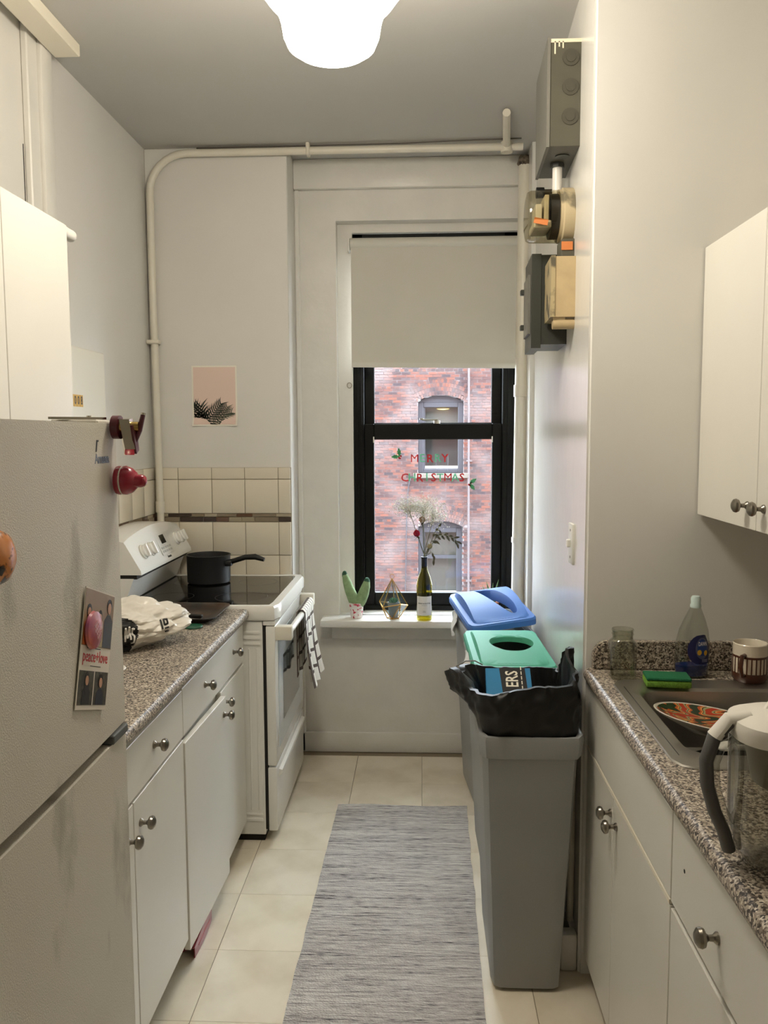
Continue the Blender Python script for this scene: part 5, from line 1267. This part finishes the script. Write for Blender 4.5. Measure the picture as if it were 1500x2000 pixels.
def branch(label, pts, leaves, seed):
    t = thing('dried_branch', label, 'branch', (wx_, wy_, ZS+0.02), None, 'dried flowers in the wine bottle')
    pts = [foot+Vector((0.01, 0, 0)), mouth+Vector((0.005, 0, 0))] + [Vector(p) for p in pts]
    part('stem', tube(nb(), pts, 0.0016, 6), STEM, t); rr = random.Random(seed); b_ = pts[2:]
    for i in range(leaves):
        s_ = (i+0.5)/leaves*(len(b_)-1); k = min(int(s_), len(b_)-2); p = b_[k].lerp(b_[k+1], s_-k); d0 = (b_[k+1]-b_[k]).normalized()
        sd = 1 if i % 2 else -1
        d = (d0 + Vector((0.1, rr.uniform(-.5, .5), sd*0.9 - 0.25))).normalized(); L_ = rr.uniform(0.020, 0.032); sv = Vector((0, 1, 0)).cross(d).normalized()
        b = nb(); sheet(b, lambda u, v: p + d*L_*v + sv*(u-0.5)*0.011*math.sin(PI*min(1, v*0.97+0.02)) + Vector((0, 0.004*math.sin(v*3), -0.004*v*v)), 3, 6, 0.0004)
        part('leaf', b, BROWN, t, 60)
branch('dark leafy dried branch arching right of the bottle', [wpt(847, 1058), wpt(856, 1046), wpt(872, 1046), wpt(888, 1052), wpt(894, 1062)], 13, 8)
branch('dried sprig with one drooping bud right of the bottle neck', [wpt(843, 1078), wpt(848, 1086), wpt(847, 1098)], 3, 9)
branch('short dark leafy sprig standing upright in the bouquet', [wpt(842, 1060), wpt(850, 1040), wpt(858, 1030)], 6, 10)
# aloe behind the blue lid
t = thing('potted_aloe', 'small spiky green plant almost hidden behind the blue lid', 'plant', (0.345, 4.04, ZS))
part('pot', lathe(nb(), [(0, ZS), (0.028, ZS), (0.036, ZS+0.06), (0.033, ZS+0.06), (0, ZS+0.05)], (0.345, 4.04, 0), 20), M('terracotta', (150, 92, 66), 0.8), t)
for i in range(9):
    a = i*2.4; tl = 0.25+0.5*(i/9); d = Vector((math.cos(a)*math.sin(tl), 0.35*math.sin(a)*math.sin(tl), math.cos(tl))); p0 = Vector((0.345, 4.04, ZS+0.045)); L_ = 0.13-0.005*i
    b = nb(); tube(b, [p0, p0+d*L_*0.4, p0+d*L_*0.8, p0+d*L_], [0.005, 0.006, 0.003, 0.0005], 6); part('leaf', b, M('aloe_green', (92, 128, 72), 0.5), t)

# ================================================================== SINK AND RIGHT COUNTER THINGS
ZT = 0.9155
t = thing('kitchen_sink', 'stainless steel drop-in sink set into the right countertop', 'sink', (0.775, 1.895, 0.73))
cx, cyy = 0.7725, 1.888
b = nb()
rs = [rring(cx, cyy, 0.545, 0.592, 0.045, ZT+0.0005, 80), rring(cx, cyy, 0.541, 0.588, 0.045, ZT+0.004, 80), rring(cx, cyy, 0.50, 0.545, 0.05, ZT+0.003, 80), rring(cx+0.002, cyy+0.004, 0.452, 0.452, 0.06, ZT+0.001, 80), rring(cx+0.002, cyy+0.004, 0.438, 0.438, 0.06, ZT-0.006, 80),
      rring(cx+0.002, cyy+0.004, 0.42, 0.42, 0.07, ZT-0.15, 80), rring(cx+0.002, cyy+0.004, 0.36, 0.36, 0.07, ZT-0.175, 80), rring(cx+0.002, cyy+0.004, 0.06, 0.06, 0.029, ZT-0.180, 80)]
loft(b, rs, True, False, True); part('basin', b, STEEL, t)
b = nb(); box(b, cx-0.2505, cx-0.2490, cyy-0.23, cyy+0.23, ZT+0.0034, ZT+0.0042); part('pressed_line', b, M('steel_dark', (92, 90, 86), 0.4, metal=1), t)
part('drain', lathe(nb(), [(0, ZT-0.1795), (0.035, ZT-0.1795), (0.038, ZT-0.1770), (0.034, ZT-0.176), (0, ZT-0.178)], (cx, cyy, 0), 24), STEEL, t)
# things in the sink
def dish(label, name, cat, center, r, prof, mat, rot, n=44):
    b = nb(); lathe(b, prof, (0, 0, 0), n); bmesh.ops.transform(b, matrix=Matrix.Translation(center) @ Euler(rot).to_matrix().to_4x4(), verts=b.verts[:]); return b
t = thing('dinner_plate', 'white rimmed plate with an orange and green pattern tilted in the sink', 'plate', (0.685, 1.945, 0.84))
PC, PR = (0.690, 1.945, 0.868), (-0.10, 0.13, -0.10)
pm = M('plate_white', (226, 218, 204), 0.2, coat=0.4)
part('body', dish('', '', '', PC, 0, [(0, -0.002), (0.07, -0.002), (0.10, 0.010), (0.136, 0.026), (0.139, 0.030), (0.135, 0.031), (0.100, 0.016), (0.07, 0.004), (0, 0.004)], pm, PR), pm, t)
def plate_print():
    m = bpy.data.materials.new('plate_pattern'); m.use_nodes = True
    nt = m.node_tree; N = nt.nodes; L = nt.links; p = N['Principled BSDF']; p.inputs['Roughness'].default_value = 0.2
    tc = N.new('ShaderNodeTexCoord'); w_ = N.new('ShaderNodeTexWave'); w_.inputs['Scale'].default_value = 3.2; w_.inputs['Distortion'].default_value = 9; w_.inputs['Detail'].default_value = 1; w_.inputs['Detail Scale'].default_value = 2
    mp = N.new('ShaderNodeMapping'); mp.inputs['Scale'].default_value = (1, 4, 1); L.new(tc.outputs['Object'], mp.inputs[0]); L.new(mp.outputs[0], w_.inputs['Vector'])
    rp = N.new('ShaderNodeValToRGB'); rp.color_ramp.interpolation = 'CONSTANT'; L.new(w_.outputs['Fac'], rp.inputs[0]); e = rp.color_ramp.elements
    e[0].color = lin((52, 66, 46)); e[1].position = 0.2; e[1].color = lin((196, 92, 48))
    for q, c in ((0.42, (226, 156, 86)), (0.58, (52, 44, 36)), (0.66, (160, 158, 110)), (0.85, (186, 66, 42))):
        k = e.new(q); k.color = lin(c)
    L.new(rp.outputs[0], p.inputs['Base Color']); return m
part('painted_pattern', dish('', '', '', PC, 0, [(0, 0.0046), (0.07, 0.0046), (0.100, 0.0166), (0.130, 0.0294)], pm, PR), plate_print(), t)
b = dish('', '', '', (0.73, 1.86, 0.752), 0, [(0, 0), (0.085, 0), (0.125, 0.05), (0.128, 0.05), (0.09, 0.004), (0, 0.004)], PAN, (0.06, 0.02, 0))
single('frying_pan', b, PAN, 'dark frying pan lying under the plate in the sink', 'pan')
b = dish('', '', '', (0.83, 1.80, 0.805), 0, [(0, 0), (0.05, 0), (0.085, 0.055), (0.088, 0.055), (0.054, 0.004), (0, 0.004)], PAN, (0.1, 0.05, 0))
single('red_bowl', b, M('dark_red_glaze', (120, 26, 30), 0.25), 'dark red bowl behind the pitcher handle in the sink', 'bowl')
t = thing('white_spatula', 'white plastic spatula leaning on the near edge of the sink', 'spatula', (0.66, 1.70, 0.90))
b = nb(); tube(b, [(0.80, 1.80, 0.878), (0.70, 1.735, 0.906), (0.645, 1.705, 0.920)], [0.006, 0.007, 0.005], 10); part('handle', b, M('white_plastic', (236, 234, 226), 0.4), t)
b = nb(); bmesh.ops.create_uvsphere(b, u_segments=16, v_segments=10, radius=1, matrix=Matrix.Translation((0.630, 1.690, 0.927)) @ Euler((0, 0, 0.5)).to_matrix().to_4x4() @ Matrix.Diagonal((0.026, 0.015, 0.009, 1))); part('blade', b, M('white_plastic', (236, 234, 226), 0.4), t)
# jar
t = thing('glass_jar', 'empty clear glass jar at the back corner of the counter', 'jar', (0.535, 2.215, ZT))
JG = glass('jar_glass', (240, 241, 235), 0.03, 1.9, 1.5)
cx, cyy = 0.540, 2.215
def sq(z, w_, r): return rring(cx, cyy, w_, w_, r, z, 48)
b = nb(); loft(b, [sq(ZT+0.001, 0.058, 0.018), sq(ZT+0.006, 0.068, 0.02), sq(ZT+0.088, 0.070, 0.02), sq(ZT+0.100, 0.066, 0.026), sq(ZT+0.108, 0.054, 0.0265), sq(ZT+0.126, 0.056, 0.0275), sq(ZT+0.131, 0.059, 0.029), sq(ZT+0.134, 0.056, 0.0275), sq(ZT+0.131, 0.052, 0.0255), sq(ZT+0.108, 0.050, 0.0245), sq(ZT+0.098, 0.060, 0.024), sq(ZT+0.010, 0.062, 0.02)], True, True, True)
part('glass', b, JG, t)
b = nb(); loft(b, [sq(ZT+0.118, 0.0565, 0.028), sq(ZT+0.120, 0.0590, 0.0292), sq(ZT+0.122, 0.0565, 0.028)]); part('thread_ring', b, JG, t)
# dish soap
t = thing('dish_soap', 'clear dish soap bottle with blue liquid and a navy label behind the sink', 'bottle', (0.728, 2.225, ZT))
cx, cyy = 0.730, 2.232
def el(z, a, c_, dx=0): return ering(cx+dx, cyy, a, c_, z, 40)
prf = [(0.0015, 0.040, 0.024, 0), (0.006, 0.044, 0.027, 0), (0.05, 0.046, 0.028, 0), (0.095, 0.045, 0.027, 0.001), (0.13, 0.038, 0.025, 0.003), (0.16, 0.027, 0.02, 0.005), (0.183, 0.0165, 0.0145, 0.006), (0.19, 0.0135, 0.0135, 0.006)]
b = nb(); loft(b, [el(ZT+z, a, c_, d) for z, a, c_, d in prf], True, True, True); part('bottle', b, glass('soap_plastic', (236, 238, 234), 0.12, 1.9), t)
b = nb(); loft(b, [el(ZT+z, a-0.002, c_-0.002, d) for z, a, c_, d in prf[1:2]] + [el(ZT+0.033, 0.0435, 0.0255)], True, True, True); part('blue_liquid', b, M('blue_soap', (18, 44, 110), 0.15), t)
b = nb(); cc = (cx+0.0065, cyy, 0); lathe(b, [(0, ZT+0.189), (0.014, ZT+0.189), (0.0145, ZT+0.196), (0.0125, ZT+0.200), (0.013, ZT+0.214), (0.010, ZT+0.220), (0, ZT+0.221)], cc, 20); part('cap', b, M('aqua_cap', (206, 226, 222), 0.35), t)
def soap_pt(u, v, e):                     # label coordinates on the front of the bottle
    z = 0.038+v*0.082; k = 0.046-0.012*max(0, (z-0.08)/0.05)**2; th = -PI/2 + u
    return Vector((cx+(k+e)*math.cos(th), cyy+(0.0278+e)*math.sin(th), ZT+z))
def soap_shape(pts, e, thick_n=6):
    b = nb(); c0 = (sum(p[0] for p in pts)/len(pts), sum(p[1] for p in pts)/len(pts)); rings = []
    for k in range(thick_n, -1, -1): rings.append([soap_pt(c0[0]+(p[0]-c0[0])*max(k/thick_n, 0.001), c0[1]+(p[1]-c0[1])*max(k/thick_n, 0.001), e) for p in pts])
    loft(b, rings); return b
lab = [(0.75, 0.98), (0.55, 1.0)] + [(0.30-0.75*math.sin(a)*1.0, 0.5+0.5*math.cos(a)) for a in [i*PI/10 for i in range(1, 10)]] + [(0.6, 0.0), (0.95, 0.04), (1.0, 0.35), (0.95, 0.7)]
part('label', soap_shape(lab, 0.0008), M('label_navy', (24, 34, 86), 0.3), t)
part('label_ring', soap_shape(oval(0.42, 0.55, 0.42, 0.36, 24), 0.0014), M('label_grey_blue', (84, 92, 124), 0.35), t)
part('label_centre', soap_shape(oval(0.42, 0.58, 0.32, 0.28, 24), 0.0020), M('label_blue', (30, 70, 140), 0.35), t)
part('label_lemon', soap_shape(oval(0.22, 0.42, 0.13, 0.09, 16), 0.0026), M('label_yellow', (222, 176, 56), 0.35), t)
part('label_lemon', soap_shape(oval(0.62, 0.40, 0.12, 0.09, 16), 0.0026), M('label_yellow', (222, 176, 56), 0.35), t)
b = text_bm('DAWN', 1.0, Matrix.Identity(4), 0.0, 0.02, 1.0); bmesh.ops.triangulate(b, faces=b.faces[:]); 
for v in b.verts: v.co = soap_pt(0.42+v.co.x*0.17, 0.70+v.co.y*0.19, 0.0032)
part('lettering', b, M('label_white', (232, 234, 240), 0.4), t, 0)
b = nb()
for k in range(3): loft(b, [[soap_pt(0.40+0.4*i/6, 0.10+k*0.035+dz, 0.0014) for i in range(7)] for dz in (0, 0.014)], False)
part('fine_print', b, M('label_pale', (150, 156, 186), 0.4), t, 0)
# sponge
t = thing('sponge', 'green scouring sponge lying on the back rim of the sink', 'sponge', (0.637, 2.140, ZT+0.003))
part('foam', inframe(box(nb(), -0.056, 0.056, -0.034, 0.034, 0.0, 0.018, 0.004, 2), Matrix.Translation((0.637, 2.138, ZT+0.0045)) @ Matrix.Rotation(-0.10, 4, 'Z')), M('lime_foam', (124, 176, 62), 0.9, bump=0.8, bscale=260, var=0.3, vscale=130), t)
part('scouring_pad', inframe(box(nb(), -0.056, 0.056, -0.034, 0.034, 0.018, 0.026, 0.003, 2), Matrix.Translation((0.637, 2.138, ZT+0.0045)) @ Matrix.Rotation(-0.10, 4, 'Z')), M('green_scourer', (36, 120, 78), 0.95, bump=1.0, bscale=420), t)
# mug
t = thing('mug', 'cream mug with brown base and brown vertical bars beside the sink', 'mug', (0.868, 2.195, ZT))
cx, cyy = 0.868, 2.190
CRM = M('mug_cream', (232, 222, 202), 0.25, coat=0.3); BRN = M('mug_brown', (82, 46, 30), 0.3, coat=0.3)
part('body', lathe(nb(), [(0, ZT+0.001), (0.036, ZT+0.001), (0.0425, ZT+0.010), (0.0435, ZT+0.040), (0.0435, ZT+0.103), (0.0420, ZT+0.105), (0.0400, ZT+0.102), (0.0395, ZT+0.02), (0, ZT+0.012)], (cx, cyy, 0), 40), CRM, t)
part('brown_base', lathe(nb(), [(0.030, ZT+0.0005), (0.0368, ZT+0.0005), (0.0434, ZT+0.010), (0.0443, ZT+0.026), (0.0436, ZT+0.028)], (cx, cyy, 0), 40), BRN, t)
part('brown_band', lathe(nb(), [(0.0436, ZT+0.068), (0.0444, ZT+0.069), (0.0444, ZT+0.073), (0.0436, ZT+0.074)], (cx, cyy, 0), 40), BRN, t)
bb = nb(); box(bb, 0.0432, 0.0444, -0.0016, 0.0016, ZT+0.026, ZT+0.070)
bar = finish('bar', bb, BRN)
for i in range(24):
    o = child_copy(bar, 'bar', t, (cx-t.location.x, cyy-t.location.y, -t.location.z), (0, 0, 2*PI*i/24))
b = nb(); d = Vector((-0.62, -0.78, 0)).normalized(); c0 = Vector((cx, cyy, ZT)) + d*0.041
tube(b, [c0+Vector((0, 0, 0.078)), c0+d*0.022+Vector((0, 0, 0.080)), c0+d*0.030+Vector((0, 0, 0.055)), c0+d*0.022+Vector((0, 0, 0.028)), c0+Vector((0, 0, 0.024))], 0.0055, 10); part('handle', b, BRN, t)

# water filter pitcher
t = thing('water_pitcher', 'clear water filter pitcher with white lid and grey handle at right front', 'pitcher', (0.60, 1.235, ZT))
cx, cyy = 0.595, 1.240
PG = glass('pitcher_plastic', (236, 236, 233), 0.06, 1.9, 1.5)
def pr_(z, w_, l_, r, dx=0): return rring(cx+dx, cyy, w_, l_, r, ZT+z, 72)
b = nb(); loft(b, [pr_(0.001, 0.190, 0.092, 0.04, 0.0), pr_(0.008, 0.215, 0.112, 0.05), pr_(0.028, 0.236, 0.128, 0.055), pr_(0.07, 0.246, 0.136, 0.058), pr_(0.205, 0.248, 0.142, 0.06), pr_(0.205, 0.242, 0.136, 0.058), pr_(0.07, 0.240, 0.130, 0.056), pr_(0.03, 0.228, 0.120, 0.052), pr_(0.012, 0.205, 0.104, 0.046)], True, True, True)
part('jug', b, PG, t)
b = nb(); loft(b, [pr_(0.112, 0.150, 0.080, 0.035, 0.03), pr_(0.128, 0.205, 0.110, 0.05, 0.012), pr_(0.204, 0.222, 0.126, 0.055, 0.006)], True, True, True); part('reservoir', b, M('reservoir_grey', (176, 172, 160), 0.3), t)
b = nb(); lathe(b, [(0, ZT+0.045), (0.022, ZT+0.045), (0.026, ZT+0.055), (0.026, ZT+0.112), (0, ZT+0.112)], (cx+0.04, cyy, 0), 20); part('filter', b, M('filter_white', (216, 214, 206), 0.4), t)
WL = M('pitcher_white', (238, 234, 224), 0.35)
b = nb(); loft(b, [pr_(0.200, 0.252, 0.146, 0.06), pr_(0.216, 0.256, 0.150, 0.062), pr_(0.226, 0.250, 0.144, 0.06), pr_(0.234, 0.21, 0.11, 0.05), pr_(0.237, 0.10, 0.05, 0.024)], True, True, True); ld = part('lid', b, WL, t)
b = nb(); tube(b, [(cx-0.068, cyy+0.02, ZT+0.232), (cx-0.060, cyy+0.024, ZT+0.243), (cx-0.02, cyy+0.030, ZT+0.246), (cx+0.05, cyy+0.032, ZT+0.250)], 0.0055, 10); part('flip_tab', b, WL, ld)
for x, y in ((-0.062, -0.002), (-0.008, -0.022)):
    b = nb(); bmesh.ops.create_uvsphere(b, u_segments=14, v_segments=8, radius=1, matrix=Matrix.Translation((cx+x, cyy+y, ZT+0.2375)) @ Matrix.Diagonal((0.0075, 0.0055, 0.003, 1))); part('lid_bump', b, M('bump_grey', (110, 108, 104), 0.4), ld)
HG = M('handle_grey', (84, 82, 80), 0.45)
hpts = [(-0.100, 0.226), (-0.130, 0.222), (-0.152, 0.198), (-0.163, 0.160), (-0.160, 0.120), (-0.148, 0.080), (-0.134, 0.050), (-0.125, 0.020)]
b = nb(); rings = []
for i, (x, z) in enumerate(hpts):
    a, c_ = hpts[max(i-1, 0)], hpts[min(i+1, len(hpts)-1)]; tx, tz = c_[0]-a[0], c_[1]-a[1]; l_ = math.hypot(tx, tz); nx, nz = -tz/l_, tx/l_
    k = 0.010
    rings.append([Vector((cx+x+nx*k*math.cos(q), cyy+0.014*math.sin(q), ZT+z+nz*k*math.cos(q))) for q in [j*2*PI/14 for j in range(14)]])
loft(b, rings[1:], True, True, True); part('handle', b, HG, t)
b = nb(); loft(b, [[p+Vector((0, 0, 0.003)) for p in rings[0]], [p+Vector((-0.001, 0, 0.003)) for p in rings[1]], [p.lerp(sum(rings[2], Vector())/14, -0.06) for p in rings[2]][:]], True, True, True); part('handle_cap', b, WL, t)
b = nb(); tube(b, [(cx-0.121, cyy, ZT+0.196), (cx-0.140, cyy, ZT+0.182), (cx-0.149, cyy, ZT+0.155), (cx-0.147, cyy, ZT+0.12), (cx-0.136, cyy, ZT+0.085), (cx-0.122, cyy, ZT+0.062)], 0.006, 10); part('handle_inner', b, PG, t)
